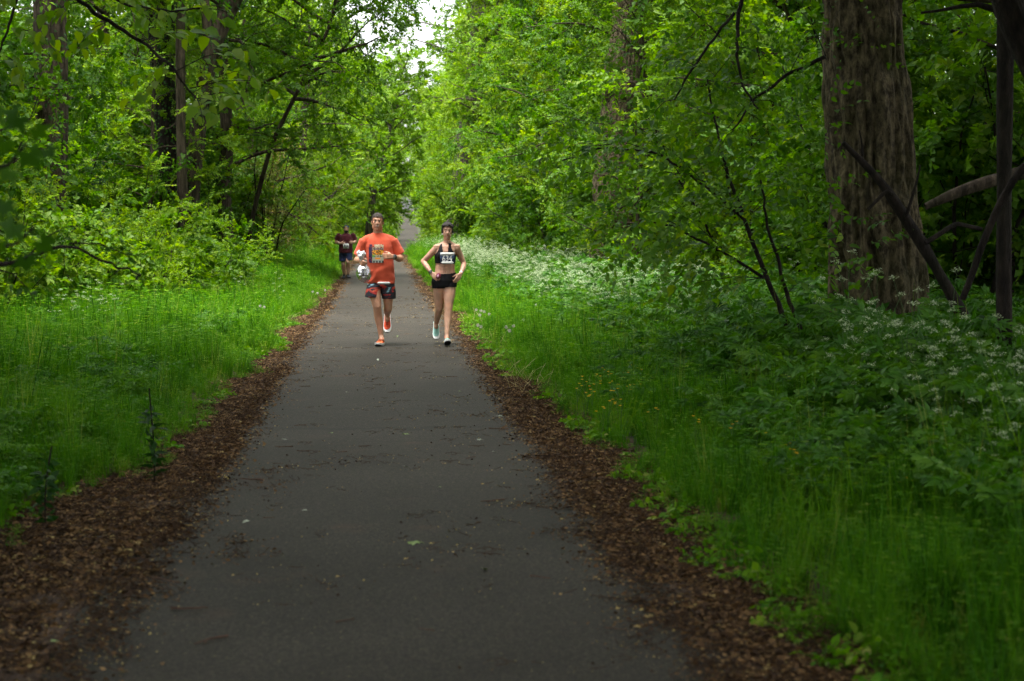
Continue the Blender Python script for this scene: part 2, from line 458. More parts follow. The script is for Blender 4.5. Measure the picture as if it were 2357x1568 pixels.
def along(pts, t):
    s = t * (len(pts) - 1); i = min(int(s), len(pts) - 2); f = s - i
    return pts[i] * (1 - f) + pts[i + 1] * f, norm(pts[i + 1] - pts[i])

def crown_from_limbs(rng, wood, foliage, limbs, r0, n_sec, sec_len, n_spray, spray_len, n_leaf, leaf, tint0=0.5, start=0.25, sec_sides=4, fn=leaves2, **kw):
    B, Dd, Ln = [], [], []
    for pts in limbs:
        for s in range(n_sec):
            t = start + (1 - start) * (s + rng.random()) / n_sec
            p, d = along(pts, min(t, 0.999))
            a = rng.random() * 2 * np.pi
            sd = norm(np.cross(d, [0, 0, 1.0]) * (1 if s % 2 else -1) + rng.normal(0, 0.6, 3) + d * 0.5)
            L = sec_len * (1.15 - 0.6 * t) * (0.7 + 0.6 * rng.random())
            sp = limb(rng, p, sd, L, 3, 0.18, -0.02)
            if wood is not None: tube(wood, sp, np.array([r0, r0 * .8, r0 * .55, r0 * .3]) * (1.1 - .5 * t), sec_sides, cap=False)
            for k in range(n_spray):
                q, dq = along(sp, min(0.1 + 0.9 * (k + rng.random()) / n_spray, 0.999))
                B.append(q); Dd.append(norm(dq * 0.7 + rng.normal(0, 0.65, 3) * np.array([1, 1, .8]))); Ln.append(spray_len * (0.6 + 0.7 * rng.random()))
    spray_leaves(rng, foliage, B, Dd, Ln, n_leaf, leaf, 0, tint0, fn, **kw)

def make_tree_meshes(seed, height, crown_r, low, n_prim, leaf, n_sec=8, n_spray=8, n_leaf=14, trunk_r=0.25, barkm='bark', leafm='leaf', bare=False, tint0=0.5, sec_len=1.9, spray=0.65):
    rng = np.random.default_rng(seed)
    wood, fol = Geo(), Geo()
    ts = np.linspace(0, 1, 12)
    wx = np.cumsum(rng.normal(0, 0.09, 12)) * height / 14; wy = np.cumsum(rng.normal(0, 0.09, 12)) * height / 14
    wx -= wx[0]; wy -= wy[0]
    tr = np.stack([wx, wy, ts * height - 0.15], -1)
    tube(wood, tr, trunk_r * (1.15 - 1.0 * ts) * np.where(ts < 0.05, 1.35, 1), 14)
    limbs = []
    for i in range(n_prim):
        h = low + (1 - low) * ((i + rng.random()) / n_prim) ** 0.9
        p, d = along(tr, min(h, 0.98))
        a = i * 2.4 + rng.normal(0, 0.3)
        prof = math.sin(math.pi * min(1, (0.18 + 0.82 * (h - low) / (1 - low + 1e-6)) ** 0.8)) * 0.75 + 0.3
        L = crown_r * prof * (0.8 + 0.4 * rng.random())
        el = 0.15 + 0.7 * h + rng.normal(0, 0.12)
        lp = limb(rng, p, (math.cos(a), math.sin(a), el), L, 6, 0.20, 0.03 - 0.06 * (1 - h))
        tube(wood, lp, trunk_r * 0.38 * (1 - h * 0.5) * np.linspace(1, 0.15, 7), 5, cap=False)
        limbs.append(lp)
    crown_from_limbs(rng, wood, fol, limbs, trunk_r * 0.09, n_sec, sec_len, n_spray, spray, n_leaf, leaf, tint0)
    return wood.mesh("trunk", M[barkm], True), fol.mesh("crown", M[leafm])

def make_shrub_meshes(seed, height, radius, n_stem, leaf, n_sec=8, n_spray=6, n_leaf=10, leafm='leaf', barkm='bark_dark', tint0=0.5, upright=1.0, sec_len=0.8, spray=0.35, fn=leaves2, start=0.15):
    rng = np.random.default_rng(seed)
    wood, fol = Geo(), Geo(); limbs = []
    for i in range(n_stem):
        a = i * 2.4 + rng.normal(0, 0.4); out = rng.random() ** 0.7
        p = np.array([math.cos(a), math.sin(a), 0]) * 0.15 * radius * out - np.array([0, 0, 0.08])
        d = (math.cos(a) * out * radius / height * 1.1, math.sin(a) * out * radius / height * 1.1, upright)
        L = height * (0.65 + 0.45 * rng.random())
        lp = limb(rng, p, d, L, 7, 0.10, -0.02 * out * 2)
        tube(wood, lp, 0.008 * height * np.linspace(1, 0.25, 8), 5, cap=False)
        limbs.append(lp)
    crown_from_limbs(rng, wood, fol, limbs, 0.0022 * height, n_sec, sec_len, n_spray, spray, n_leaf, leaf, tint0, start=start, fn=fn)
    return wood.mesh("stems", M[barkm], True), fol.mesh("foliage", M[leafm])

def place(meshes, names, root_name, loc, rz, sc, label, cat, group):
    r = empty(root_name, loc, rz)
    r.scale = (sc, sc, sc) if not isinstance(sc, tuple) else sc
    tag(r, label, cat, group)
    for me, nm in zip(meshes, names):
        obj(nm, me, r)
    return r

rnd = random.Random(7)
nrg = np.random.default_rng(11)

CANOPY = [make_tree_meshes(s, 19, 5.4, .26, 34, .11, trunk_r=.27, n_leaf=20, leafm='leaf') for s in (5, 6)]
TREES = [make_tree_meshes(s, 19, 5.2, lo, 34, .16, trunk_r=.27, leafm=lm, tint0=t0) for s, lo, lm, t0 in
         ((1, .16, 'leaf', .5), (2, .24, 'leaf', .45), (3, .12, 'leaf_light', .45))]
POLES = [make_tree_meshes(s, 11, 3.0, .10, 30, .10, n_sec=8, n_spray=8, n_leaf=13, trunk_r=.10, leafm=lm, sec_len=1.2, spray=.5) for s, lm in
         ((11, 'leaf'), (12, 'leaf_light'), (13, 'leaf'))]
SAPS = [make_shrub_meshes(s, 5.0, 2.2, 8, .115, n_sec=13, n_spray=8, n_leaf=14, leafm=lm, tint0=t0, sec_len=1.25, spray=.45) for s, lm, t0 in
        ((21, 'leaf', .5), (22, 'leaf', .35), (23, 'leaf_light', .5), (24, 'leaf', .55))]
SHRUBS = [make_shrub_meshes(s, 2.0, 1.3, 10, lf_, n_sec=8, n_spray=6, n_leaf=10, leafm=lm, tint0=t0, sec_len=.6, spray=.28, fn=fn_) for s, lm, t0, lf_, fn_ in
          ((31, 'leaf', .5, .065, leaves2), (32, 'leaf', .66, .09, leaves8), (33, 'leaf', .35, .06, leaves2), (34, 'leaf_light', .6, .06, leaves2))]
RUST = make_shrub_meshes(41, 5.0, 1.8, 7, .07, n_sec=11, n_spray=8, n_leaf=10, leafm='leaf_red', sec_len=1.2, spray=.5)

# ---------------------------------------------------------------- the trunks the photograph shows, drawn through their places
def bark_trunk(name, pts, rad, mat, sides=40, seglen=0.12, ridge=0.06, freq=7.0, parent=None, label=None, cat=None, group=None, flare=0.0):
    pts = np.array(pts, float); rad = np.array(rad, float)
    seg = np.linalg.norm(np.diff(pts, axis=0), axis=1); s = np.concatenate([[0], np.cumsum(seg)])
    n = max(6, int(s[-1] / seglen)); u = np.linspace(0, s[-1], n)
    C = np.stack([np.interp(u, s, pts[:, i]) for i in range(3)], -1)
    kk = max(1, int(0.5 / seglen))
    if n > 4 * kk:
        ker = np.ones(2 * kk + 1) / (2 * kk + 1)
        C = np.stack([np.convolve(np.pad(C[:, i], kk, mode='reflect', reflect_type='odd'), ker, 'valid') for i in range(3)], -1)
    Rr = np.interp(u, s, rad)
    Rr = Rr * (1 + flare * np.exp(-u / 0.5))
    d = norm(np.gradient(C, axis=0)); ref = np.array([0.0, 1, 0]) if abs(d[0][2]) > .3 else np.array([0, 0, 1.0])
    a1 = norm(np.cross(d, ref)); a2 = np.cross(d, a1)
    th = np.arange(sides) * 2 * np.pi / sides
    cx, cz = np.cos(th), np.sin(th)
    q = np.stack([np.broadcast_to(cx * freq, (n, sides)), np.broadcast_to(cz * freq, (n, sides)), np.repeat(u[:, None] * 1.5, sides, 1)], -1)
    warp = vnoise(q * 0.6 + 7, 5) * 1.2
    q2 = q.copy(); q2[..., 0] += warp; q2[..., 1] -= warp
    r1 = 1 - np.abs(2 * vnoise(q2, 3) - 1) ** 0.8
    r2 = vnoise(q2 * np.array([2.3, 2.3, 2.5]) + 31, 4)
    r3 = vnoise(q * 0.25 + 11, 8) - 0.5
    rr = Rr[:, None] * (1 + ridge * (0.5 - r1) * 1.7 + ridge * 0.6 * (r2 - .5) + 0.12 * r3)
    ring = C[:, None, :] + rr[..., None] * (cx[None, :, None] * a1[:, None, :] + cz[None, :, None] * a2[:, None, :])
    k = np.arange(sides); k2 = (k + 1) % sides
    F = np.concatenate([np.stack([i * sides + k, i * sides + k2, (i + 1) * sides + k2, (i + 1) * sides + k], -1) for i in range(n - 1)])
    g = Geo(); g.add(ring.reshape(-1, 3), F); g.add(ring[-1], [list(range(sides))])
    o = obj(name, g.mesh(name, mat, True), parent)
    if label: tag(o, label, cat, group)
    return o, C, Rr

def px_line(pl, D):
    pts = [np.array(WP(x, y, D)) for x, y, w in pl]
    rad = [w * (D / 3928.3) * 1.0 for x, y, w in pl]
    return pts, rad

def tree_px(root, pl, D, mat, label, cat='tree', group=None, top=None, crown=None, sides=32, ridge=.06, extra=(), leafm='leaf', seed=5, ivy=0, flare=.2, freq=7., seglen=.14):
    pts, rad = px_line(pl, D)
    base = pts[0].copy(); gz = float(H(base[0], base[1]))
    b = base.copy(); b[2] = gz - 0.15
    if pts[0][2] > gz: pts = [b] + pts; rad = [rad[0] * 1.05] + rad
    if top is not None:
        last = pts[-1]; dd = norm(pts[-1] - pts[-2])
        pts.append(last + np.array([dd[0] * 2, .3, (top - last[2]) * .5])); rad.append(rad[-1] * .7)
        pts.append(np.array([pts[-1][0] + dd[0] * 2, last[1] + .5, top])); rad.append(rad[-1] * .35)
    r = empty(root, (0, 0, 0)); tag(r, label, cat, group)
    tr, C, Rr = bark_trunk("trunk", pts, rad, mat, sides, seglen, ridge, parent=r, flare=flare, freq=freq)
    rng = np.random.default_rng(seed)
    for e in extra:
        ep, er = px_line(e, D)
        bark_trunk("limb", ep, er, mat, 20, .12, ridge, parent=r)
    if crown:
        lo, hi, cr, npm, leaf = crown
        wood, fol = Geo(), Geo(); limbs = []
        sel = [i for i in range(len(C)) if lo <= C[i][2] <= hi]
        for i in range(npm):
            c = C[sel[int((i + rng.random()) / npm * (len(sel) - 1))]]
            a = i * 2.4 + rng.normal(0, .3); hrel = (c[2] - lo) / (hi - lo)
            L = cr * (0.5 + 0.6 * math.sin(math.pi * min(1, .2 + .8 * hrel))) * (.8 + .4 * rng.random())
            lp = limb(rng, c, (math.cos(a), math.sin(a), .25 + .6 * hrel), L, 6, .13, -.02)
            tube(wood, lp, .07 * np.linspace(1, .15, 7), 6, cap=False); limbs.append(lp)
        crown_from_limbs(rng, wood, fol, limbs, .02, 8, 1.9, 8, .65, 13, leaf)
        obj("branches", wood.mesh("branches", mat, True), r); obj("crown", fol.mesh("crown", M[leafm]), r)
    if ivy:
        g = Geo(); n = ivy
        idx = rng.integers(0, max(2, int(len(C) * .75)), n); th = rng.random(n) * 2 * np.pi
        ctr = C[idx] + rng.normal(0, .04, (n, 3)); outd = np.stack([np.cos(th), np.sin(th), np.zeros(n)], -1)
        P = ctr + outd * (Rr[idx][:, None] * 1.0 + .03 + .16 * rng.random((n, 1)) ** 2)
        leaves2(g, P, outd * .5 + np.array([0, 0, -.8]) + rng.normal(0, .4, (n, 3)), outd + np.array([0, 0, .5]), .055 + .05 * rng.random(n), .05 + .04 * rng.random(n), np.clip(.4 + rng.normal(0, .2, n), 0, 1))
        iv = obj("ivy", g.mesh("ivy", M['leaf_dark']), r); tag(iv, "dark glossy ivy leaves climbing the trunk", None, None, "stuff")
    return r, C, Rr

big, bigC, bigR = tree_px("big_tree", [(2035, 935, 128), (2024, 870, 116), (2022, 700, 108), (2006, 400, 101), (1987, 100, 93), (1980, -60, 90), (1968, -400, 80), (1960, -900, 66)],
        18.2, M['bark_big'], "massive tree with deeply furrowed tan bark standing in the white flowers at right", top=21, crown=(6.5, 20, 7.5, 44, .14), sides=170, ridge=.14, seed=61, freq=5.2, seglen=.05, flare=.08)
tree_px("ivy_tree", [(105, 760, 42), (110, 600, 37), (118, 400, 36), (118, 200, 37), (115, 60, 36), (110, -200, 34)], 34, M['bark'],
        "thick dark trunk with scattered climbing leaves near the left edge of the wood", top=18, crown=(6, 17, 5.5, 22, .12), ivy=1500, seed=62, sides=56, seglen=.08)
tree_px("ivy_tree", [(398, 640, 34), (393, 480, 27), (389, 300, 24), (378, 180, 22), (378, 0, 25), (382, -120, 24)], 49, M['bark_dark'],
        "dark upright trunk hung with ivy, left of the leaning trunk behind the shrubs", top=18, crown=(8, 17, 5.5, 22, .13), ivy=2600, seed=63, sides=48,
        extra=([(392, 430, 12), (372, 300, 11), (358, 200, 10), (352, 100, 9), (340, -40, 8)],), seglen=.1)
tree_px("slender_tree", [(424, 560, 13), (416, 300, 11), (415, 100, 11), (419, -100, 10)], 47.5, M['bark'],
        "slim straight trunk squeezed between the upright and the leaning dark trunks", top=13, crown=(9, 12.5, 2.5, 8, .12), seed=64, sides=20)
tree_px("leaning_tree", [(426, 650, 27), (432, 480, 24), (446, 380, 20), (461, 250, 18), (482, 130, 20), (508, 60, 19), (556, -30, 17), (600, -130, 15)], 48.2, M['bark'],
        "dark trunk leaning right over the left verge with ivy at its foot", top=16, crown=(9, 15, 5, 18, .12), ivy=1200, seed=65, sides=40,
        extra=([(486, 130, 13), (478, 60, 12), (470, 0, 10), (462, -80, 9)],), seglen=.1)
tree_px("furrowed_tree", [(1422, 640, 64), (1420, 560, 57), (1414, 450, 52), (1425, 250, 43), (1440, 100, 37), (1450, -50, 33), (1458, -200, 30)], 38, M['bark_big'],
        "broad furrowed trunk half hidden by leaves behind the white flowers, centre right", top=19, crown=(8.5, 18, 6, 30, .12), seed=66, sides=110, ridge=.13, freq=5, seglen=.08)
tree_px("tall_tree", [(1048, 560, 27), (1055, 480, 23), (1075, 300, 21), (1090, 200, 20), (1101, 50, 17), (1106, -100, 15)], 92, M['bark_grey'],
        "tall pale brown trunk above the running woman, leaning slightly right over the bushes", top=22, crown=(10, 21.5, 5.5, 30, .15), seed=67, sides=40, seglen=.25, ridge=.05)
tree_px("arching_tree", [(560, 620, 6), (585, 480, 5.5), (625, 330, 5), (690, 200, 4.5), (760, 60, 4), (790, -90, 3)], 56, M['bark'],
        "slim tree arching right over the path above the runners", top=13, crown=(5.5, 12.5, 2.9, 24, .13), seed=73, sides=16)
tree_px("thin_tree", [(1545, 600, 12), (1570, 300, 11), (1592, 50, 11), (1600, -60, 10)], 44, M['bark'],
        "thin brown trunk in the shade right of the broad furrowed trunk", top=12, crown=(7, 11.5, 2.5, 10, .11), seed=68, sides=20)
tree_px("grey_tree", [(1812, 640, 24), (1800, 500, 22), (1795, 300, 20), (1778, 80, 19), (1765, -50, 18)], 54, M['bark_grey'],
        "pale grey trunk glimpsed through leaves just left of the massive trunk", top=17, crown=(8, 16, 4.5, 20, .12), seed=69, sides=36, seglen=.14)
tree_px("forked_tree", [(846, 590, 11), (852, 500, 9), (858, 440, 8), (868, 400, 7), (886, 345, 5), (902, 290, 4)], 118, M['bark_grey'],
        "distant forked tree standing above the path behind the running man in red", top=14, crown=(1.5, 13, 3.4, 34, .18), seed=70, leafm='leaf_light', sides=16, seglen=.4,
        extra=([(862, 425, 5), (848, 370, 4), (838, 330, 3)], [(868, 402, 4), (866, 340, 3), (872, 290, 2)]))
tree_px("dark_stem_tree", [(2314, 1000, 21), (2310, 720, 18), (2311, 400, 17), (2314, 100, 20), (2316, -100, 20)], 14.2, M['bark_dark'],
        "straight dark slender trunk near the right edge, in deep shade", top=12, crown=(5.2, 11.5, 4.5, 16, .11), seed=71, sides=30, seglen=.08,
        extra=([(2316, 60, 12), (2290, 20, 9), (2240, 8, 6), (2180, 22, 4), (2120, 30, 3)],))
# heavy limb in the upper right corner belongs to a tree beside the frame
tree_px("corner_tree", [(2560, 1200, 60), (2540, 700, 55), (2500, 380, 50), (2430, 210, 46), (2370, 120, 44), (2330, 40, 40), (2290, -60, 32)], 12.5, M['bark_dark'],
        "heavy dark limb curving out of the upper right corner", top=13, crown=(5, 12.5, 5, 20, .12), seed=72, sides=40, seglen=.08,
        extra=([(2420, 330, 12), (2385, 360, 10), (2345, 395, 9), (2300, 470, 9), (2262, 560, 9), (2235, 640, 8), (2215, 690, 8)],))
r = empty("fallen_branch"); tag(r, "crooked dead branch leaning across the right side of the massive trunk", "branch")
pp, rr_ = px_line([(2275, 870, 17), (2235, 760, 16), (2200, 682, 14), (2150, 612, 12), (2120, 572, 15), (2085, 490, 13), (2062, 455, 13), (2038, 430, 10), (2005, 390, 9), (1975, 350, 7), (1940, 328, 5)], 15.5)
bark_trunk("main_limb", pp, rr_, M['bark_dark'], 24, .05, .08, parent=r, freq=2.5)
for e in ([(2055, 450, 6), (2040, 438, 5), (2018, 462, 4), (1998, 482, 4)], [(2130, 560, 6), (2200, 515, 6), (2260, 528, 5)], [(1985, 360, 3), (1984, 330, 2), (1978, 300, 2)], [(2085, 500, 5), (2095, 470, 4), (2110, 420, 3), (2118, 380, 2)]):
    pp, rr_ = px_line(e, 15.4); bark_trunk("twig", pp, rr_, M['bark_dark'], 8, .05, .05, parent=r)
pp, rr_ = px_line([(2130, 476, 8), (2190, 446, 13), (2250, 424, 15), (2310, 408, 15), (2420, 380, 17), (2600, 350, 19)], 19.5)
o, _, _ = bark_trunk("leaning_log", pp, rr_, M['bark'], 20, .08, .07, label="rough grey log propped at a slant behind the slender dark trunk", cat="log")

# ---------------------------------------------------------------- rows of trees and the understory
def zone(side, y):
    Z = ((29, "nearest the thick ivy trunk"), (36, "level with the ivy trunk"), (44, "before the leaning dark trunk"), (52, "beside the leaning trunk"), (63, "near the rusty shrubs"), (78, "past the maroon runner"), (100, "past the rusty shrubs"), (130, "where the path dips"), (999, "beyond the dip")) if side < 0 else \
        ((25, "behind the massive trunk"), (31, "left of the massive trunk"), (38, "before the broad furrowed trunk"), (46, "past the broad furrowed trunk"), (57, "near the pale grey trunk"), (72, "above the flower drift"), (92, "before the tall pale trunk"), (120, "past the tall pale trunk"), (999, "at the far bend"))
    for m_, t in Z:
        if y < m_: return t
def col(x, y, k=0): return float(H(x, y)) - 0.02
# trees over and behind the camera shade the foreground: their crowns close above the path
for i, (x, y, k, s) in enumerate([(-6.6, 2, 0, 1.0), (-7.5, 11, 1, 1.05), (7.6, 6, 1, 1.05), (-6.8, -8, 0, 1.0), (7.0, -4, 0, 1.1), (8.5, 14, 0, 1.05), (-8.6, 18, 0, .85), (11.0, 24, 1, .95), (-2.6, -14, 1, 1.0), (3.4, -13, 0, 1.0), (-5.0, 6, 1, 1.15), (5.2, 0, 1, 1.15), (-4.6, -3, 2, 1.2), (-5.2, 14.5, 2, 1.2), (5.4, 11, 2, 1.25), (0.5, -7, 2, 1.3), (-6.2, 9, 0, 1.3), (6.4, 4, 1, 1.3), (8.6, 16, 0, 1.3), (4.0, -9, 0, 1.3), (-5.8, -12, 1, 1.3), (-8.8, 1, 2, 1.45), (8.4, -2, 0, 1.4), (-6.0, 3.5, 0, 1.5), (6.6, 8.5, 1, 1.4), (-3.8, -8.5, 1, 1.4), (6.0, -6, 2, 1.4)]):
    place(CANOPY[k % 2], ("trunk", "crown"), "broadleaf_tree", (x, y, col(x, y)), i * 1.3, s,
          "big leafy tree beside the near end of the path whose crown closes over it", "tree", "trees arching over the near path")
TL = [(-11.5, 30, 0), (-8.6, 53, 2), (-4.7, 54, 0), (-4.6, 67, 2), (-7.2, 76, 2), (-3.9, 85, 2), (-4.2, 99, 2), (-5.6, 110, 2), (-4.4, 122, 2), (-3.6, 136, 2), (-3.0, 150, 2), (-2.6, 166, 2), (-2.2, 182, 2), (-1.8, 200, 0), (-1.6, 225, 2), (-1.2, 250, 2), (-.6, 280, 0), (0, 310, 2)]  # far trees get the lighter leaves: distance haze put into their colour
TR = [(8.2, 32, 1), (6.8, 46, 0), (7.2, 56, 1), (6.7, 66, 0), (7.2, 77, 2), (6.6, 88, 2), (7.4, 101, 2), (7.4, 113, 2), (7.6, 126, 2), (8.0, 140, 2), (8.4, 156, 2), (9, 172, 2), (9.5, 190, 2), (9.6, 212, 2), (10, 240, 0), (10.6, 270, 2), (11, 300, 2)]  # likewise, far ones carry the haze in their leaf colour
for i, (x, y, k) in enumerate(TL):
    place(TREES[k], ("trunk", "crown"), "broadleaf_tree", (x, y, col(x, y)), i * 1.9 + .4, (float(np.interp(y, [29, 50, 80, 120, 200], [.75, .80, .78, .85, .95])) + .1 * rnd.random()),
          "tall leafy tree in the row left of the path, " + zone(-1, y) if y < 100 else "pale green far tree left of the path under the gap of sky", "tree", "row of trees along the left of the path" if y < 100 else "far trees left of the path")
for i, (x, y, k) in enumerate(TR):
    place(TREES[k], ("trunk", "crown"), "broadleaf_tree", (x, y, col(x, y)), i * 2.3 + 1, (float(np.interp(y, [29, 50, 80, 120, 200], [.75, .62, .74, .88, .95])) + .1 * rnd.random()),
          "tall leafy tree in the row right of the path, " + zone(1, y) if y < 100 else "pale green far tree right of the path under the gap of sky", "tree", "row of trees along the right of the path" if y < 100 else "far trees right of the path")

def hides_trunk(x, y, r_):
    for a, b_, dmax in ((345, 545, 47), (70, 165, 33), (1375, 1470, 37), (1040, 1105, 88)):
        X = 873 + x * 3928 / y; m_ = r_ * 3928 / y
        if y < dmax and a - m_ < X < b_ + m_: return True
    return False
def scatter_rows(side, protos, root, names, label, cat, group, y0, y1, step, xf, dx, sc, jitter=.5):
    y = y0; i = 0
    while y < y1:
        x0 = xf(y)
        for r_ in range(dx[0]):
            x = side * (x0 + r_ * dx[1] + rnd.uniform(-jitter, jitter)); yy = y + rnd.uniform(-.4, .4) * step
            if root != "shrub" and hides_trunk(x, yy, 1.5): continue
            k = rnd.randrange(len(protos))
            if y > 80 and rnd.random() < .65: k = {"shrub": 3, "sapling": 2, "young_tree": 1}[root]  # farther plants mostly take lighter leaves, far brightness painted as colour
            s = sc * rnd.uniform(.78, 1.2)
            look = {"shrub": ("dense green", "large leaved light green", "dark green", "yellow green"), "sapling": ("mid green", "dark green", "light green", "bushy green"), "young_tree": ("green", "light green", "bushy green")}[root][k]
            lab = "%s %s %s, %s" % (look, label, ("on the edge", "one row back", "deep in the wood")[r_] + (" left" if side < 0 else " right"), zone(side, yy))
            place(protos[k], names, root, (x, yy, col(x, yy)), rnd.uniform(0, 6.28), s, lab, cat, group)
            i += 1
        y += step * (1 + y / 120)
    return i
edge_l = lambda y: float(np.interp(y, [0, 22, 30, 40, 50, 80, 100, 130, 160, 200, 300], [6.6, 6.4, 6.0, 5.7, 5.1, 4.2, 3.2, 1.3, -.2, -1.2, -2.3]))
edge_r = lambda y: float(np.interp(y, [0, 22, 30, 60, 90, 110, 150, 200, 300], [7.3, 6.6, 5.6, 5.3, 4.7, 4.5, 4.9, 5.7, 7.2]))
n1 = scatter_rows(-1, SHRUBS, "shrub", ("stems", "foliage"), "low leafy shrub", "shrub", "low shrubs left of the path", 21, 185, 1.6, lambda y: edge_l(y) + .3, (2, 1.5), 1.05)
n2 = scatter_rows(1, SHRUBS, "shrub", ("stems", "foliage"), "low leafy shrub", "shrub", "low shrubs right of the path", 23, 185, 2.0, lambda y: edge_r(y) + .6, (2, 1.6), .95)
n3 = scatter_rows(-1, SAPS, "sapling", ("stems", "foliage"), "leafy sapling", "sapling", "saplings left of the path", 25, 190, 2.6, lambda y: edge_l(y) + 1.5, (3, 2.2), 1.0)
n4 = scatter_rows(1, SAPS, "sapling", ("stems", "foliage"), "leafy sapling", "sapling", "saplings right of the path", 21.5, 190, 2.6, lambda y: edge_r(y) + 1.0, (3, 2.2), 1.0)
n5 = scatter_rows(-1, POLES, "young_tree", ("trunk", "crown"), "young slender tree", "tree", "young trees left of the path", 30, 190, 5.0, lambda y: edge_l(y) + 1.9, (3, 4.0), 1.0, .9)
n6 = scatter_rows(1, POLES, "young_tree", ("trunk", "crown"), "young slender tree", "tree", "young trees right of the path", 24, 190, 5.0, lambda y: edge_r(y) + 1.6, (3, 4.0), 1.0, .9)
for x, y, s in ((4, 352, 1.3), (8.5, 345, 1.2), (12, 360, 1.3), (-2, 340, 1.1), (2, 372, 1.35)):
    place(TREES[2], ("trunk", "crown"), "broadleaf_tree", (x, y, col(x, y)), x, s, "tall pale tree straight ahead at the very end of the path", "tree", "trees at the very end of the path")  # lighter leaf colour imitates the haze at the path's end
for i, (X, Y, D, s) in enumerate([(20, 735, 27, 1.35), (110, 728, 27.5, 1.2), (215, 712, 29, 1.3), (330, 700, 31, 1.15), (400, 690, 34, 1.3), (470, 675, 37, 1.2), (540, 662, 41, 1.15), (160, 700, 31, 1.6), (20, 700, 31, 1.7), (300, 690, 34, 1.5), (-40, 745, 25.5, 1.3)]):
    w = WP(X, Y, D)
    place(SHRUBS[1 if i % 3 else 3], ("stems", "foliage"), "shrub", (w.x, D, col(w.x, D)), i * 1.7, s * .78,
          "light green shrub over the left verge, " + ("with big leaves, " if i % 3 else "fine leaved, ") + ("near the left edge" if X < 130 else "under the ivy trunk" if X < 250 else "before the leaning trunk" if X < 450 else "right of the leaning trunk"), "shrub", "light green shrubs over the left verge")
w = WP(1480, 600, 35)
place(POLES[2], ("trunk", "crown"), "young_tree", (w.x, 35, col(w.x, 35)), 1.0, .72, "young bushy tree screening the broad furrowed trunk", "tree", None)
# trees and bushes that close the far view, haze painted in by lighter leaves
for i in range(26):
    y = rnd.uniform(200, 390); x = rnd.uniform(-22, 34)
    if abs(x - PX(y)) < 6 and y < 330: x += 13
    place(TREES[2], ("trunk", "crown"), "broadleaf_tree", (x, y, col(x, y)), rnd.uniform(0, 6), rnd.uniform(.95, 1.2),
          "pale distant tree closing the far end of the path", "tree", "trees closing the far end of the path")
for i in range(60):
    y = rnd.uniform(185, 345); x = float(PX(y)) + rnd.uniform(-13, 13)
    if abs(x - PX(y)) < 3.6 and y < 325: continue
    place(SAPS[2], ("stems", "foliage"), "sapling", (x, y, col(x, y)), rnd.uniform(0, 6), rnd.uniform(.9, 1.5),
          "pale green bush in the bright thicket at the far end of the path", "bush", "bushes at the far end of the path")
r_rust = []
for i, (X, Y, D) in enumerate([(600, 560, 60), (545, 560, 62), (680, 560, 80)]):
    w = WP(X, Y, D)
    place(RUST, ("stems", "foliage"), "rusty_shrub", (w.x, w.y, col(w.x, w.y)), i * 2.2, 1.1,
          "loose shrub with rusty brown young leaves, " + ("nearest the runners", "the nearer to the leaning trunk", "farthest of the three")[i], "shrub", "rusty leaved shrubs")

# ---------------------------------------------------------------- scattered stuff through geometry nodes
def scatter_nodes(name, pts, rz, sc, idx, protos, label, tilt=None):
    me = bpy.data.meshes.new(name)
    me.vertices.add(len(pts)); me.vertices.foreach_set("co", np.asarray(pts, dtype=np.float32).ravel())
    rot = np.zeros((len(pts), 3), dtype=np.float32); rot[:, 2] = rz
    if tilt is not None: rot[:, :2] = tilt
    a = me.attributes.new("rot", 'FLOAT_VECTOR', 'POINT'); a.data.foreach_set("vector", rot.ravel())
    a = me.attributes.new("scl", 'FLOAT', 'POINT'); a.data.foreach_set("value", np.asarray(sc, dtype=np.float32))
    a = me.attributes.new("idx", 'INT', 'POINT'); a.data.foreach_set("value", np.asarray(idx, dtype=np.int32))
    me.update()
    o = obj(name, me)
    c = bpy.data.collections.new(name + "_kinds")
    for i, pm in enumerate(protos):
        po = bpy.data.objects.new("%s_kind_%02d" % (name, i), pm); c.objects.link(po)
    ng = bpy.data.node_groups.new(name, 'GeometryNodeTree')
    ng.interface.new_socket("Geometry", in_out='INPUT', socket_type='NodeSocketGeometry')
    ng.interface.new_socket("Geometry", in_out='OUTPUT', socket_type='NodeSocketGeometry')
    gi = ng.nodes.new("NodeGroupInput"); go = ng.nodes.new("NodeGroupOutput")
    ci = ng.nodes.new("GeometryNodeCollectionInfo"); ci.inputs['Collection'].default_value = c
    ci.inputs['Separate Children'].default_value = True; ci.inputs['Reset Children'].default_value = True
    ip = ng.nodes.new("GeometryNodeInstanceOnPoints"); ip.inputs['Pick Instance'].default_value = True
    def na(nm, t):
        n = ng.nodes.new("GeometryNodeInputNamedAttribute"); n.data_type = t; n.inputs['Name'].default_value = nm; return n.outputs['Attribute']
    ng.links.new(gi.outputs[0], ip.inputs['Points']); ng.links.new(ci.outputs[0], ip.inputs['Instance'])
    ng.links.new(na("idx", 'INT'), ip.inputs['Instance Index'])
    ng.links.new(na("rot", 'FLOAT_VECTOR'), ip.inputs['Rotation']); ng.links.new(na("scl", 'FLOAT'), ip.inputs['Scale'])
    ng.links.new(ip.outputs[0], go.inputs[0])
    md = o.modifiers.new("scatter", 'NODES'); md.node_group = ng
    tag(o, label, None, None, "stuff")
    return o

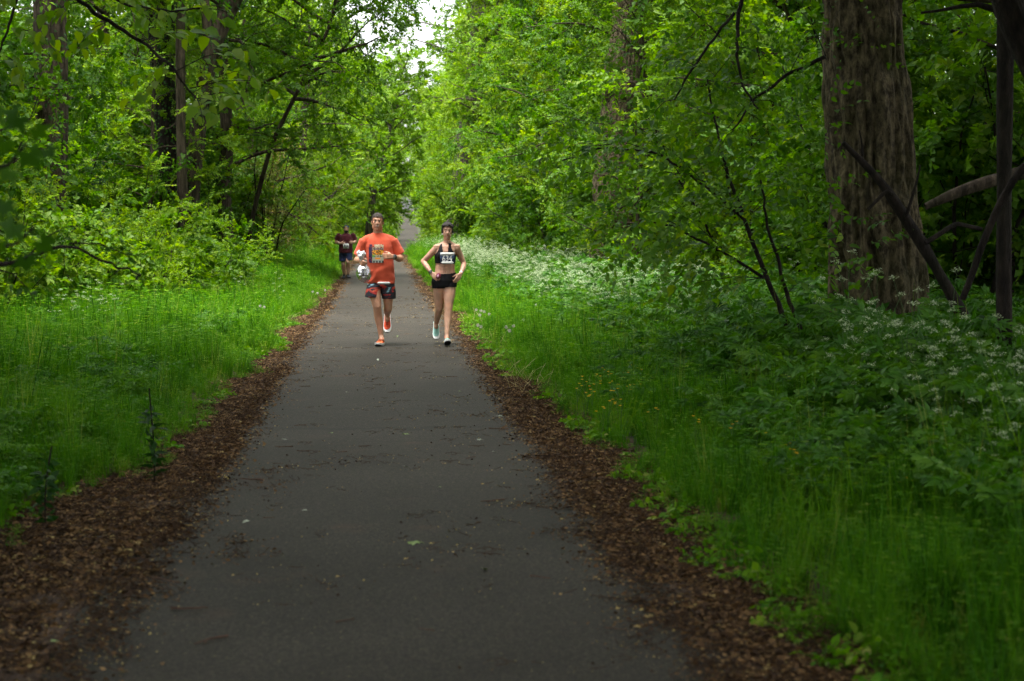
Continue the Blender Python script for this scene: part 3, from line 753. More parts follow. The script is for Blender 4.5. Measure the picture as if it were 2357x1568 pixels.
def blades(rng, geo, n, h, w, spread, lean, tint0, mat=0, base_r=.05):
    a = rng.random(n) * 2 * np.pi; rr = base_r * np.sqrt(rng.random(n))
    P = np.stack([np.cos(a) * rr, np.sin(a) * rr, np.full(n, -.01)], -1)
    b = rng.random(n) * 2 * np.pi; ln = lean * rng.random(n)
    D = np.stack([np.cos(b), np.sin(b), np.zeros(n)], -1)
    S = np.stack([-np.sin(b), np.cos(b), np.zeros(n)], -1)
    hh = h * (.55 + .6 * rng.random(n))
    W = w * (.6 + .7 * rng.random(n))
    V = []
    for t, ww in ((0, 1), (.4, .85), (.75, .55)):
        c = P + D * (ln * hh * t ** 2)[:, None] + np.array([0, 0, 1.0]) * (hh * (t - .25 * ln * t ** 2))[:, None]
        V += [c - S * (W * ww * .5)[:, None], c + S * (W * ww * .5)[:, None]]
    V.append(P + D * (ln * hh)[:, None] + np.array([0, 0, 1.0]) * (hh * (1 - .25 * ln))[:, None])
    V = np.stack(V, 1).reshape(-1, 3); k = np.arange(n)[:, None] * 7
    T = np.repeat(np.clip(tint0 + rng.normal(0, .12, n), 0, 1), 7)
    geo.add(V, k + np.array([[4, 5, 6]]), T, mat); 
    geo.n -= len(V)
    for f in ((0, 1, 3, 2), (2, 3, 5, 4)):
        F4 = k + np.array([f]); geo.S.append(np.full(n, 4, dtype=np.int32)); geo.L.append((F4 + geo.n).ravel().astype(np.int32)); geo.M.append(np.full(n, mat, dtype=np.int32))
    geo.n += len(V)

def tuft(seed, n, h, w, lean, tint0=.5, whorl=0, base_r=.06):
    rng = np.random.default_rng(seed); g = Geo()
    blades(rng, g, n, h, w, 0, lean, tint0, 0, base_r)
    if whorl:   # little leaf stars of bedstraw and chickweed between the blades
        m = whorl; c = rng.normal(0, base_r * 1.3, (m, 3)); c[:, 2] = h * (.2 + .7 * rng.random(m))
        for k in range(5):
            a = k * 1.256 + rng.random(m)
            D = np.stack([np.cos(a), np.sin(a), .25 + 0 * a], -1)
            leaves2(g, c, D, np.array([[0, 0, 1.0]]) + 0 * D, .022 + .012 * rng.random(m), np.full(m, .009), np.clip(.6 + rng.normal(0, .12, m), 0, 1))
    return g.mesh("tuft", M['grass'])
TUFTS = [tuft(1, 34, .26, .0055, .6, .35, 10), tuft(2, 28, .34, .0055, .9, .55, 8), tuft(3, 36, .20, .006, .8, .75, 14), tuft(4, 26, .42, .005, .5, .3, 6), tuft(5, 30, .28, .005, 1.1, .6, 16)]
SHORT = [tuft(6, 26, .10, .005, .9, .6, 8, .05), tuft(7, 22, .13, .006, 1.1, .5, 8, .05), tuft(8, 30, .15, .005, .7, .6, 4, .05)]
SEEDY = [tuft(9, 10, .62, .0035, .5, .85, 0, .05)]

def edge_in(side, y): return (np.interp(y, [6, 9.4, 12.3, 23, 40, 80], [2.15, 1.98, 1.52, 1.38, 1.34, 1.34]) if side < 0 else np.interp(y, [6, 9, 12, 23, 40, 80], [1.74, 1.70, 1.50, 1.36, 1.33, 1.33])) + .16 * (noise2(y, y * 0, .8, 40 + side) - .5) * 2 + .12 * (noise2(y, y * 0, 3.1, 50 + side) - .5) * 2
P_, RZ, SC, IX = [], [], [], []
for side in (-1, 1):
    for (ya, yb, dens, s0) in ((4.5, 12, 95, 1.0), (12, 22, 75, 1.0), (22, 40, 48, 1.15), (40, 75, 22, 1.4), (75, 150, 8, 1.9)):
        wmax = 7.5 if ya < 40 else 6.5
        n = int((yb - ya) * (wmax - 1.5) * dens)
        y = nrg.uniform(ya, yb, n); d = nrg.uniform(1.3, wmax, n)
        ed = edge_in(side, y); keep = (d > ed)
        # only what the lens can see, with some margin
        xx = PX(y) + side * d
        fr = (xx < y * .40 + .8) & (xx > -y * .235 - .8)
        if ya > 70:
            e = np.array([edge_l(v) if side < 0 else edge_r(v) for v in y]); keep &= d < e + 1
        keep &= fr
        if side > 0: keep &= nrg.random(n) > np.clip((d - 2.6) / 1.5, 0, 1) * (y < 26) * .7
        y, d, xx, ed = y[keep], d[keep], xx[keep], ed[keep]
        near = d - ed
        z = H(xx, y)
        hh = s0 * (.55 + .55 * np.clip(near / .8, 0, 1)) * (.7 + .6 * noise2(xx, y, .9, 77)) * nrg.uniform(.8, 1.2, len(y))
        short = (near < .22 * nrg.random(len(y)) + .08)
        ix = np.where(short, nrg.integers(5, 8, len(y)), nrg.integers(0, 5, len(y)))
        ix = np.where((~short) & (nrg.random(len(y)) < (.03 if ya < 75 else 0)), 8, ix)
        hh = hh * (1 + .35 * np.clip((d - 2.4) / 2, 0, 1)); P_.append(np.stack([xx, y, z], -1)); RZ.append(nrg.uniform(0, 6.28, len(y))); SC.append(hh); IX.append(ix)
Pn = np.concatenate(P_)
print("grass tufts", len(Pn))
tl = nrg.normal(0, .12, (len(Pn), 2))
scatter_nodes("grass", Pn, np.concatenate(RZ), np.concatenate(SC), np.concatenate(IX), TUFTS + SHORT + SEEDY, "lush green grass on both verges of the path", tl)

# ferny and broad leaved herbs of the shaded right verge
def fern_proto(seed, n_frond, L, tint0):
    rng = np.random.default_rng(seed); g = Geo()
    for i in range(n_frond):
        a = i * 2.4 + rng.normal(0, .3); el = rng.uniform(.5, 1.1)
        fp = limb(rng, (0, 0, 0), (math.cos(a), math.sin(a), el * 1.6), L * rng.uniform(.7, 1.2), 7, .06, -.16)
        tube(g, fp, .0022, 3, cap=False)
        B, Dd, Ln = [], [], []
        for k in range(2, 14):
            p, d = along(fp, min(.25 + .75 * k / 14, .999)); sd = norm(np.cross(d, [0, 0, 1.0])) * (1 if k % 2 else -1)
            ll = L * .34 * (1.15 - k / 14)
            B.append(p); Dd.append(norm(sd + d * .45)); Ln.append(ll)
        spray_leaves(rng, g, B, Dd, np.array(Ln), 10, .048, 0, tint0, leaves2, wl=.42, droop=.12)
    return g.mesh("herb", M['herb'])
FERNS = [fern_proto(1, 9, .46, .55), fern_proto(2, 8, .56, .45), fern_proto(3, 10, .40, .75)]
def broad_proto(seed, n, h, leaf, tint0):
    rng = np.random.default_rng(seed); g = Geo(); B, Dd = [], []
    for i in range(n):
        a = rng.random() * 6.28; o = rng.random() * .12
        p = np.array([math.cos(a) * o, math.sin(a) * o, h * rng.uniform(.3, 1)])
        tube(g, [(0, 0, 0), p * .6 + np.array([0, 0, .02]), p], .002, 3, cap=False)
        B.append(p); Dd.append((math.cos(a), math.sin(a), -.1))
    spray_leaves(rng, g, B, Dd, .05, 3, leaf, 0, tint0, leaves8, wl=.7, droop=.1)
    return g.mesh("weed", M['grass'])
BROAD = [broad_proto(1, 10, .10, .055, .6), broad_proto(2, 8, .16, .05, .7), broad_proto(3, 12, .07, .045, .65)]
P_, RZ, SC, IX = [], [], [], []
for (ya, yb, dens, s0) in ((7.0, 14, 34, 1.0), (14, 26, 20, 1.1), (26, 48, 8, 1.3)):
    n = int((yb - ya) * 7 * dens); y = nrg.uniform(ya, yb, n); d = nrg.uniform(2.3, 9.3, n)
    dmin = np.interp(y, [7, 10, 14, 20, 48], [3.1, 2.9, 2.6, 2.9, 3.2]) + (noise2(y, d, .8, 9) - .5) * 1.2
    xx = PX(y) + d; k = (d > dmin) & (xx < y * .40 + .8)
    y, xx = y[k], xx[k]
    P_.append(np.stack([xx, y, H(xx, y)], -1)); RZ.append(nrg.uniform(0, 6.28, len(y))); SC.append(s0 * nrg.uniform(.7, 1.35, len(y)) * np.interp(xx - PX(y), [2.6, 3.6, 5], [.85, 1.35, 1.8])); IX.append(nrg.integers(0, 3, len(y)))
y = nrg.uniform(6, 30, 620); d = nrg.uniform(2.3, 7.0, 620); xx = -d; k = (xx > -y * .235 - .8); y, xx = y[k], xx[k]
P_.append(np.stack([xx, y, H(xx, y)], -1)); RZ.append(nrg.uniform(0, 6.28, len(y))); SC.append(nrg.uniform(.7, 1.3, len(y))); IX.append(nrg.integers(0, 3, len(y)))
for side, n in ((-1, 260), (1, 300)):
    y = nrg.uniform(5, 30, n); ed = edge_in(side, y); near = np.abs(nrg.normal(0, .16, n)) * np.where(nrg.random(n) < .15, 5, 1); xx = side * (ed - .03 + near)
    k = noise2(xx, y, 1.2, 91) > .42; y, xx = y[k], xx[k]
    P_.append(np.stack([xx, y, H(xx, y)], -1)); RZ.append(nrg.uniform(0, 6.28, len(y))); SC.append(nrg.uniform(.35, .95, len(y))); IX.append(nrg.integers(3, 6, len(y)))
Pn = np.concatenate(P_)
scatter_nodes("herbs", Pn, np.concatenate(RZ), np.concatenate(SC), np.concatenate(IX), FERNS + BROAD, "ferny and round leaved herbs at the foot of the verges", nrg.normal(0, .1, (len(Pn), 2)))

# ---------------------------------------------------------------- cow parsley
def parsley(seed, h, n_umb, parts=True, ur=.03):
    rng = np.random.default_rng(seed); st, lf, fl = Geo(), Geo(), Geo()
    main = limb(rng, (0, 0, -.02), (rng.normal(0, .08), rng.normal(0, .08), 1), h * .8, 6, .05, 0)
    tube(st, main, np.linspace(.0045, .0025, 7), 4, cap=False)
    heads = []
    for i in range(n_umb):
        p, d = along(main, min(.45 + .55 * (i + .5) / n_umb, .999)); a = i * 2.4 + rng.normal(0, .3)
        bp = limb(rng, p, (math.cos(a) * .55, math.sin(a) * .55, 1), h * rng.uniform(.16, .36), 3, .08, .03)
        tube(st, bp, .0018, 3, cap=False); heads.append(bp[-1])
    for c in heads:
        nr = 11; a = np.arange(nr) * 2 * np.pi / nr + rng.random(); rr = ur * rng.uniform(.75, 1.3, nr) * np.where(np.arange(nr) % 3 == 0, .4, 1)
        tips = c + np.stack([np.cos(a) * rr, np.sin(a) * rr, .026 - .35 * rr ** 2 / ur + rng.normal(0, .007, nr)], -1)
        for t in tips:
            st.add([c + (-.001, 0, 0), c + (.001, 0, 0), t], [(0, 1, 2)])
        m = 5
        cc = np.repeat(tips, m, 0) + rng.normal(0, .006, (nr * m, 3)) * np.array([1, 1, .7])
        D = np.stack([np.cos(rng.random(nr * m) * 6.28), np.sin(rng.random(nr * m) * 6.28), .1 * np.ones(nr * m)], -1)
        leaves2(fl, cc - D * .005, D, np.array([[0, -.3, .8]]) + rng.normal(0, .7, D.shape), np.full(nr * m, .0085), np.full(nr * m, .0085), rng.random(nr * m))
    B, Dd, Ln = [], [], []
    for i in range(9):
        p, d = along(main, rng.uniform(.08, .75)); a = rng.random() * 6.28
        fp = limb(rng, p, (math.cos(a), math.sin(a), .5), rng.uniform(.12, .26), 4, .08, -.08)
        tube(st, fp, .0013, 3, cap=False)
        for k in range(7):
            q, dq = along(fp, min(.2 + .8 * k / 7, .999)); sd = norm(np.cross(dq, [0, 0, 1.0])) * (1 if k % 2 else -1)
            B.append(q); Dd.append(norm(sd + dq * .5)); Ln.append(.085 * (1.2 - k / 7))
    spray_leaves(rng, lf, B, Dd, np.array(Ln), 6, .026, 0, .55, leaves2, wl=.45, droop=.15)
    if parts: return st.mesh("stem", M['stem']), lf.mesh("leaf", M['herb']), fl.mesh("flower_head", M['petal'])
    g = Geo()
    for s_, mi in ((st, 0), (lf, 1), (fl, 2)):
        off = g.n
        for V, T in zip(s_.V, s_.T): g.V.append(V); g.T.append(T)
        for S_, L_, M_ in zip(s_.S, s_.L, s_.M): g.S.append(S_); g.L.append(L_ + off); g.M.append(M_ * 0 + mi)
        g.n += s_.n
    return g.mesh("cow_parsley", [M['stem'], M['herb'], M['petal']])
PARS = [parsley(s, h, n) for s, h, n in ((1, 1.0, 6), (2, .85, 4), (3, 1.15, 7), (4, .95, 5))]
PARM = [parsley(s, h, n, False, .036) for s, h, n in ((5, .95, 10), (6, 1.05, 12), (7, .8, 8), (8, .9, 11))]
def pars_thing(x, y, s, label, group, whole):
    z = float(H(x, y)); rz = rnd.uniform(0, 6.28)
    if whole:
        o = obj("cow_parsley", rnd.choice(PARM)); o.location = (x, y, z); o.rotation_euler = (rnd.gauss(0, .08), rnd.gauss(0, .08), rz); o.scale = (s,) * 3
        tag(o, label, "wildflower", group)
    else:
        r = empty("cow_parsley", (x, y, z), rz); r.scale = (s,) * 3; r.rotation_euler = (rnd.gauss(0, .1), rnd.gauss(0, .1), rz)
        tag(r, label, "wildflower", group)
        for me, nm in zip(rnd.choice(PARS), ("stem", "leaf", "flower_head")):
            q = obj(nm, me, r)
            if nm != "stem": q["kind"] = "stuff"
# in front of the massive trunk and towards the right edge
for (X, Y, D) in [(1945, 680, 13.5), (1990, 672, 13.2), (2020, 690, 12.8), (2060, 700, 13), (1960, 740, 13), (2005, 745, 12.4), (2100, 700, 12.6), (2150, 720, 12.8), (2210, 690, 12), (2225, 715, 11.7), (2245, 735, 11.9), (2290, 735, 11.5), (2325, 745, 11), (2350, 765, 10.6), (2310, 790, 10.4), (2180, 780, 11), (2120, 760, 11.8), (2080, 760, 12), (2270, 770, 11), (2340, 700, 12),
                  (1975, 800, 12), (2140, 830, 11), (2300, 850, 9.6), (2340, 840, 9.4), (2215, 870, 10), (2060, 850, 11), (2250, 960, 8.8), (2330, 920, 8.9), (1925, 735, 14), (1935, 640, 14.5), (2170, 655, 13.6), (2030, 655, 14)]:
    w = WP(X, Y, D); z = float(H(w.x, w.y)); hh = max(.35, w.z - z)
    pars_thing(w.x, w.y, hh / .98, ("white cow parsley before the massive trunk, %s" % ("at the left side of the trunk" if X < 1970 else "under the middle of the trunk" if X < 2065 else "right of the trunk middle")) if X < 2160 else "white flowering cow parsley near the right edge below the slender dark trunk", "cow parsley by the massive trunk" if X < 2160 else "cow parsley near the right edge", False)
for (X, Y, D) in [(170, 660, 25), (185, 655, 25), (205, 668, 24.6), (225, 672, 24.5), (195, 690, 24), (260, 664, 25.5), (120, 700, 23.4), (190, 720, 23), (240, 700, 24), (540, 620, 32), (640, 610, 36), (660, 640, 31)]:
    w = WP(X, Y, D); z = float(H(w.x, w.y)); hh = max(.35, w.z - z)
    pars_thing(w.x, w.y, hh / .98, "white flowering cow parsley among the shrubs on the left verge" if X < 400 else "cow parsley with sparse white heads in the grass along the left verge", "cow parsley left, among the shrubs" if X < 400 else "cow parsley left, in the grass", False)
cnt = 0; rest = []
ys_ = sorted([14 + (110 - 14) * rnd.random() ** 1.25 for _ in range(2300)])
for y in ys_:
    lo = float(np.interp(y, [14, 20, 30, 60, 110], [3.7, 3.0, 2.5, 2.1, 2.0])); hi = float(np.interp(y, [14, 30, 60, 110], [5.2, 6.9, 6.2, 5.2]))
    d = lo + (hi - lo) * (rnd.random() ** .8); x = float(PX(y)) + d
    dn = .55 * float(noise2(x, y, .5, 15)) + .45 * float(noise2(x, y, 1.9, 25)) + (.3 if y > 26 else (-.02 if y > 20 else -.3)) - .25 * max(0, (3.0 - d))
    if dn < .52 + .07 * (y > 30) + .12 * (y > 45) or x > y * .40: continue
    if np.hypot(x - 5.3, y - 18.2) < .8: continue
    s = rnd.uniform(.65, 1.05) * (.8 + .25 * min(1, d - 2)) 
    if cnt < 250:
        pars_thing(x, y, s, "%s cow parsley %s of the white drift, %s" % ("tall" if s > .85 else "low" if s < .7 else "middling", "on the path side" if d < 3.4 else "on the wood side" if d > 4.8 else "in the middle", zone(1, y)), "drift of cow parsley on the right verge", True); cnt += 1
    else: rest.append((x, y, s))
for y in np.random.default_rng(5).uniform(50, 120, 160):
    x = -float(edge_l(y)) + rnd.uniform(-.2, 1.2); rest.append((x, y, .7))
rest = np.array(rest)
scatter_nodes("distant_cow_parsley", np.stack([rest[:, 0], rest[:, 1], H(rest[:, 0], rest[:, 1])], -1), nrg.uniform(0, 6.28, len(rest)), rest[:, 2] * 1.05, nrg.integers(0, 4, len(rest)), PARM,
              "far drift of white cow parsley along the right verge", nrg.normal(0, .08, (len(rest), 2)))
print("cow parsley rest", len(rest))
# ---------------------------------------------------------------- leaf litter and things lying on the path
def chips(seed, n, size, spread, hgt):
    rng = np.random.default_rng(seed); g = Geo()
    c = rng.normal(0, spread, (n, 3)); c[:, 2] = np.abs(rng.normal(0, hgt, n)) + .002
    a = rng.random(n) * 6.28; D = np.stack([np.cos(a), np.sin(a), rng.normal(0, .25, n)], -1)
    N = np.array([[0, 0, 1.0]]) + rng.normal(0, .45, (n, 3))
    L = size * (.4 + 1.1 * rng.random(n) ** 2)
    leaves2(g, c, D, N, L, L * (.25 + .5 * rng.random(n)), np.clip(rng.beta(1.2, 1.6, n), 0, 1))
    for i in range(5):
        p = np.array([rng.normal(0, spread), rng.normal(0, spread), .006 + hgt * rng.random()]); a = rng.random() * 6.28
        tube(g, limb(rng, p, (math.cos(a), math.sin(a), .02), size * 3, 3, .25, 0), .0018, 3, tint=.25, cap=False)
    return g.mesh("litter", M['dry'])
LIT = [chips(1, 130, .034, .085, .008), chips(2, 110, .036, .085, .010), chips(3, 150, .024, .085, .007), chips(4, 22, .026, .10, .002), chips(5, 16, .020, .12, .001)]
P_, SC, IX = [], [], []
for side, c0 in ((-1, 1.50), (1, 1.50)):
    for ya, yb, dens in ((4.6, 12, 85), (12, 20, 55), (20, 32, 24), (32, 50, 10), (50, 90, 3)):
        n = int((yb - ya) * dens * .95); y = nrg.uniform(ya, yb, n)
        d = 1.20 + .09 * (y < 8) + (edge_in(side, y) + .12 - 1.20) * nrg.random(n) ** .85 - .06 * noise2(y, y * 0 + side, .9, 66)
        P_.append(np.stack([PX(y) + side * d, y], -1)); SC.append(nrg.uniform(.7, 1.15, n) * (1 if ya < 24 else 1.4)); IX.append(nrg.integers(0, 3, n))
        n = int((yb - ya) * dens * .5); y = nrg.uniform(ya, yb, n)
        d = 1.28 - np.abs(nrg.normal(0, .11, n)) - .08 * noise2(y, y * 0 + side, .7, 67)
        P_.append(np.stack([PX(y) + side * d, y], -1)); SC.append(nrg.uniform(.6, 1.1, n)); IX.append(nrg.integers(3, 5, n))
n = 330; y = nrg.uniform(4.6, 40, n); P_.append(np.stack([PX(y) + nrg.uniform(-1.2, 1.2, n), y], -1)); SC.append(nrg.uniform(.5, 1.0, n)); IX.append(np.full(n, 4))
# brown smudges of crushed litter on the path
for (X, Y, D) in [(610, 1105, 0), (545, 1268, 0), (1350, 1235, 0)]:
    D = 3928.3 * 1.65 / (Y - 515); w = WP(X, Y, D); n = 7
    P_.append(np.stack([w.x + nrg.normal(0, .12, n), w.y + nrg.normal(0, .16, n)], -1)); SC.append(np.full(n, .8)); IX.append(np.full(n, 3))
Pn = np.concatenate(P_); Pn = np.concatenate([Pn, (H(Pn[:, 0], Pn[:, 1]) + .010)[:, None]], 1)
scatter_nodes("leaf_litter", Pn, nrg.uniform(0, 6.28, len(Pn)), np.concatenate(SC), np.concatenate(IX), LIT, "brown chips of bark, seeds and old leaves along the path edges")

M['twig'] = simple("twig_brown", (0.075, 0.040, 0.024), 0.85, var=.4, scale=30)
M['dead_leaf'] = simple("fallen_leaf_green", (0.16, 0.24, 0.06), 0.6, var=.3, scale=30)
M['pale_leaf'] = simple("fallen_leaf_pale", (0.28, 0.32, 0.24), 0.6, var=.2, scale=30)
def on_path(X, Y):
    D = 3928.3 * 1.65 / (Y - 515); return WP(X, Y, D)
trng = np.random.default_rng(99)
TW = []
for k in range(6):
    g = Geo(); p = limb(trng, (-.07, 0, .004), (1, 0, 0), .14, 6, .16, 0); p[:, 2] = .005 + .003 * trng.random(7)
    tube(g, p, np.linspace(.0042, .002, 7), 6)
    q, d = along(p, .55); tube(g, limb(trng, q, d + np.array([.2, .9 * (1 if k % 2 else -1), 0]), .035, 2, .1, 0), .002, 4)
    TW.append(g.mesh("twig", M['twig']))
named = {(1150, 993): "dark straight twig lying across the crack in the path", (478, 1480): "bent brown twig lying nearest the camera on the left of the path",
         (440, 1408): "forked dark twig with a pale end left of the middle of the near path", (575, 1107): "twig beside the brown smudge on the left half of the path",
         (385, 1340): "straight thin twig near the left litter edge of the near path", (1130, 1163): "short reddish twig on the right half of the path"}
tl_ = list(named) + [(700, 1040), (785, 1043), (620, 1195), (300, 1285), (1395, 1270), (1320, 1215), (640, 1068), (905, 905), (760, 935), (850, 880), (1010, 950), (700, 890), (1040, 870), (690, 980), (985, 860), (760, 830), (1245, 1345), (800, 760), (880, 700), (940, 720), (800, 1440), (980, 1465), (1300, 1110), (650, 1030), (1170, 1030), (1080, 1060), (840, 1030), (590, 1010), (930, 820), (735, 790), (1420, 1470), (1110, 815), (690, 860), (1380, 1160)]
for i, (X, Y) in enumerate(tl_):
    w = on_path(X, Y); o = obj("twig", TW[i % 6]); o.location = (w.x, w.y, float(H(w.x, w.y)) + .006)
    s = 1.25 if (X, Y) in named else rnd.uniform(.5, .95)
    o.rotation_euler = (0, 0, rnd.uniform(-.6, .6) + (3.14 if i % 2 else 0)); o.scale = (s, s, s)
    tag(o, named.get((X, Y), "small dry brown twig lying on the asphalt path"), "twig", "twigs lying on the path")
def maple_pts(n_l=5):
    out = []
    for ang, r in ((-150, .28), (-118, .62), (-95, .38), (-62, .90), (-42, .42), (-22, .55), (-12, .52), (0, 1.0)):
        out.append((ang, r))
    pts = [(a, r) for a, r in out] + [(-a, r) for a, r in out[::-1][1:]]
    return [(r * math.sin(R(a)), r * math.cos(R(a))) for a, r in pts]
def maple_mesh(name, size, mat, curl=.15, seed=0, tint=.5):
    rng = np.random.default_rng(seed); g = Geo(); pts = maple_pts()
    V = [(0, 0, 0)]
    for x, y in pts: V.append((x * size, y * size, -curl * size * (x * x + y * y) + rng.normal(0, .03) * size))
    F = [(0, i, i + 1) for i in range(1, len(pts))]
    g.add(V, F, tint + rng.normal(0, .05)); tube(g, [(0, 0, 0), (0, -.5 * size, -.1 * size), (0, -.9 * size, -.35 * size)], .006 * size / .1 * .25, 4, tint=tint)
    return g.mesh(name, mat)
MP = maple_mesh("fallen_leaf", .055, M['dead_leaf'], .08, 3); MP2 = maple_mesh("fallen_leaf", .05, M['pale_leaf'], .05, 4)
def ov_mesh(mat, seed):
    rng = np.random.default_rng(seed); g = Geo()
    leaves8(g, np.array([[0, -.03, .004]]), np.array([[0, 1.0, 0]]), np.array([[0, .0, 1.0]]), np.array([.055]), np.array([.03]), np.array([.5])); return g.mesh("fallen_leaf", mat)
OV = [ov_mesh(M['dead_leaf'], 1), ov_mesh(M['pale_leaf'], 2)]
fl = [((955, 1258), MP, 1.25, "green maple leaf lying flat in the middle of the near path"), ((932, 1003), MP, .9, "green lobed leaf on the path just behind the dark straight twig"),
      ((1105, 1018), MP2, .9, "pale upturned leaf on the right half of the path below the twig"), ((1152, 963), MP2, .8, "pale torn leaf on the path above the dark straight twig"),
      ((1115, 1325), OV[0], 1.1, "small green leaf on the near path right of the maple leaf"), ((565, 1205), OV[1], 1, "small pale leaf on the left half of the near path"),
      ((655, 1013), MP2, .7, "pale curled leaf on the left half of the path beside a twig"), ((760, 1000), OV[0], 1, None), ((1140, 1048), OV[1], .9, None), ((135, 1477), OV[0], 1.3, "round yellow green leaf on the brown litter at bottom left"),
      ((870, 830), OV[1], 1, None), ((915, 775), OV[0], 1, None), ((740, 870), OV[0], .9, None), ((1060, 905), OV[0], .8, None), ((800, 905), OV[1], .8, None), ((1780, 1455), OV[1], 1.2, "pale green leaf on the brown litter at bottom right"),
      ((935, 1080), OV[1], .8, None), ((1010, 1130), OV[0], .6, None), ((700, 1180), OV[1], .7, None), ((1160, 1210), OV[0], .6, None)]
for (X, Y), me, s, lb in fl:
    w = on_path(X, Y); o = obj("fallen_leaf", me); o.location = (w.x, w.y, float(H(w.x, w.y)) + .012); o.scale = (s,) * 3
    o.rotation_euler = (rnd.gauss(0, .1), rnd.gauss(0, .1), rnd.uniform(0, 6.28)); tag(o, lb or "small fallen leaf lying on the asphalt path", "leaf", "leaves fallen on the path")

# buttercups, dandelion clocks, straw
def buttercup(seed):
    rng = np.random.default_rng(seed); g = Geo(); h = .30
    tube(g, limb(rng, (0, 0, 0), (0, 0, 1), h, 3, .08, 0), .0015, 3, mat=0, cap=False)
    for q in range(3):
        c = np.array([rng.normal(0, .03), rng.normal(0, .03), h + rng.normal(0, .02)]); n = 5; a = np.arange(n) * 1.2566
        D = np.stack([np.cos(a), np.sin(a), .5 + 0 * a], -1); leaves2(g, np.repeat(c[None], n, 0), D, np.array([[0, 0, 1.0]]) + 0 * D, np.full(n, .014), np.full(n, .013), rng.random(n), 1)
        tube(g, [(0, 0, h * .6), c], .001, 3, cap=False)
    return g.mesh("buttercup", [M['stem'], M['yellow']])
BC = [buttercup(i) for i in range(3)]
bpx = [(1385, 860), (1400, 874), (1425, 872), (1450, 880), (1380, 897), (1407, 893), (1345, 888), (1470, 865), (1440, 902), (1362, 912), (1420, 915), (1400, 935), (1455, 855), (1350, 925), (1385, 952), (1430, 945), (1470, 900), (1510, 955), (1330, 905), (1375, 880)]
for i, (X, Y) in enumerate(bpx + [(1803, 1042), (1875, 1046), (1880, 1047), (1985, 1055), (1990, 1068), (1930, 1090), (1840, 1060), (1690, 1000), (1740, 1015), (2100, 1130), (1600, 985)]):
    D = 3928.3 * (1.65 - .27) / (Y - 515); w = WP(X, Y, D); o = obj("buttercup", BC[i % 3]); o.location = (w.x, w.y, float(H(w.x, w.y))); o.rotation_euler = (0, 0, rnd.uniform(0, 6))
    o.scale = (1.1,) * 3
    tag(o, "yellow buttercup in the grass right of the path" if i < len(bpx) else "lone yellow buttercup in the shaded grass towards the right edge", "flower", "buttercups in the grass" if i < len(bpx) else "buttercups in the shade")
M['fluff'] = simple("dandelion_fluff", (0.55, 0.53, 0.48), .9)
def dandelion(seed):
    rng = np.random.default_rng(seed); g = Geo(); h = .32
    tube(g, limb(rng, (0, 0, 0), (.1, 0, 1), h, 3, .05, 0), .002, 4, mat=0, cap=False); c = np.array([.03, 0, h])
    n = 70; d = norm(rng.normal(0, 1, (n, 3))); u = norm(np.cross(d, rng.normal(0, 1, (n, 3))))
    leaves2(g, c + d * .004, d, u, np.full(n, .022), np.full(n, .006), np.full(n, .5), 1)
    return g.mesh("dandelion_clock", [M['stem'], M['fluff']])
DC = [dandelion(1), dandelion(2)]
for i, (X, Y) in enumerate([(1105, 714), (1116, 716), (1110, 724), (1124, 722), (1095, 750), (1102, 754), (1168, 752), (1176, 760), (1182, 750), (1210, 736), (1235, 700), (1090, 712), (720, 668), (731, 672), (745, 665), (595, 700), (611, 702)]):
    D = 3928.3 * (1.65 - .33) / (Y - 515); w = WP(X, Y, D); o = obj("dandelion_clock", DC[i % 2]); o.location = (w.x, w.y, float(H(w.x, w.y))); o.rotation_euler = (rnd.gauss(0, .1), 0, rnd.uniform(0, 6)); o.scale = (1.05,) * 3
    tag(o, "grey dandelion clock in the grass right of the path" if X > 900 else "grey dandelion clock in the grass left of the path", "flower", "dandelion clocks right" if X > 900 else "dandelion clocks left")
g = Geo(); srng = np.random.default_rng(3)
for (X, Y, n) in [(1085, 740, 10), (1195, 880, 14), (1215, 905, 12), (1120, 790, 6), (1330, 935, 5), (720, 700, 10), (660, 740, 8), (1150, 800, 6)]:
    w = on_path(X, Y)
    for i in range(n):
        x = w.x + srng.normal(0, .12); y = w.y + srng.normal(0, .3); a = srng.random() * 6.28
        p = limb(srng, (x, y, float(H(x, y))), (math.cos(a) * .5, math.sin(a) * .5, 1), srng.uniform(.12, .36), 6, .12, -.10)
        tube(g, p, .0016, 3, cap=False)
o = obj("straw", g.mesh("straw", M['straw'])); tag(o, "pale dry grass stalks at the inner edge of the verges", None, None, "stuff")

# dark dock plant and weeds on the left verge
def dock(X, Y, D, h, label):
    rng = np.random.default_rng(int(X)); w = WP(X, Y, D); z = float(H(w.x, w.y)); r = empty("dock_plant", (w.x, w.y, z)); tag(r, label, "plant")
    g = Geo(); p = limb(rng, (0, 0, 0), (.06, 0, 1), h, 6, .05, 0); tube(g, p, .005, 5); obj("stem", g.mesh("stem", M['bark_dark']), r)
    g = Geo(); B = []; Dd = []
    for i in range(34):
        q, d = along(p, rng.uniform(.05, .8)); a = rng.random() * 6.28; B.append(q); Dd.append((math.cos(a), math.sin(a), .6))
    spray_leaves(rng, g, B, Dd, .04, 2, .075, 0, .1, leaves8, wl=.4); obj("foliage", g.mesh("foliage", M['leaf_dark']), r)
dock(352, 905, 11.0, .62, "dark tall dock plant standing alone in the grass left of the path")
dock(100, 1000, 9.5, .45, "dark dock plant in the shaded grass near the left edge")

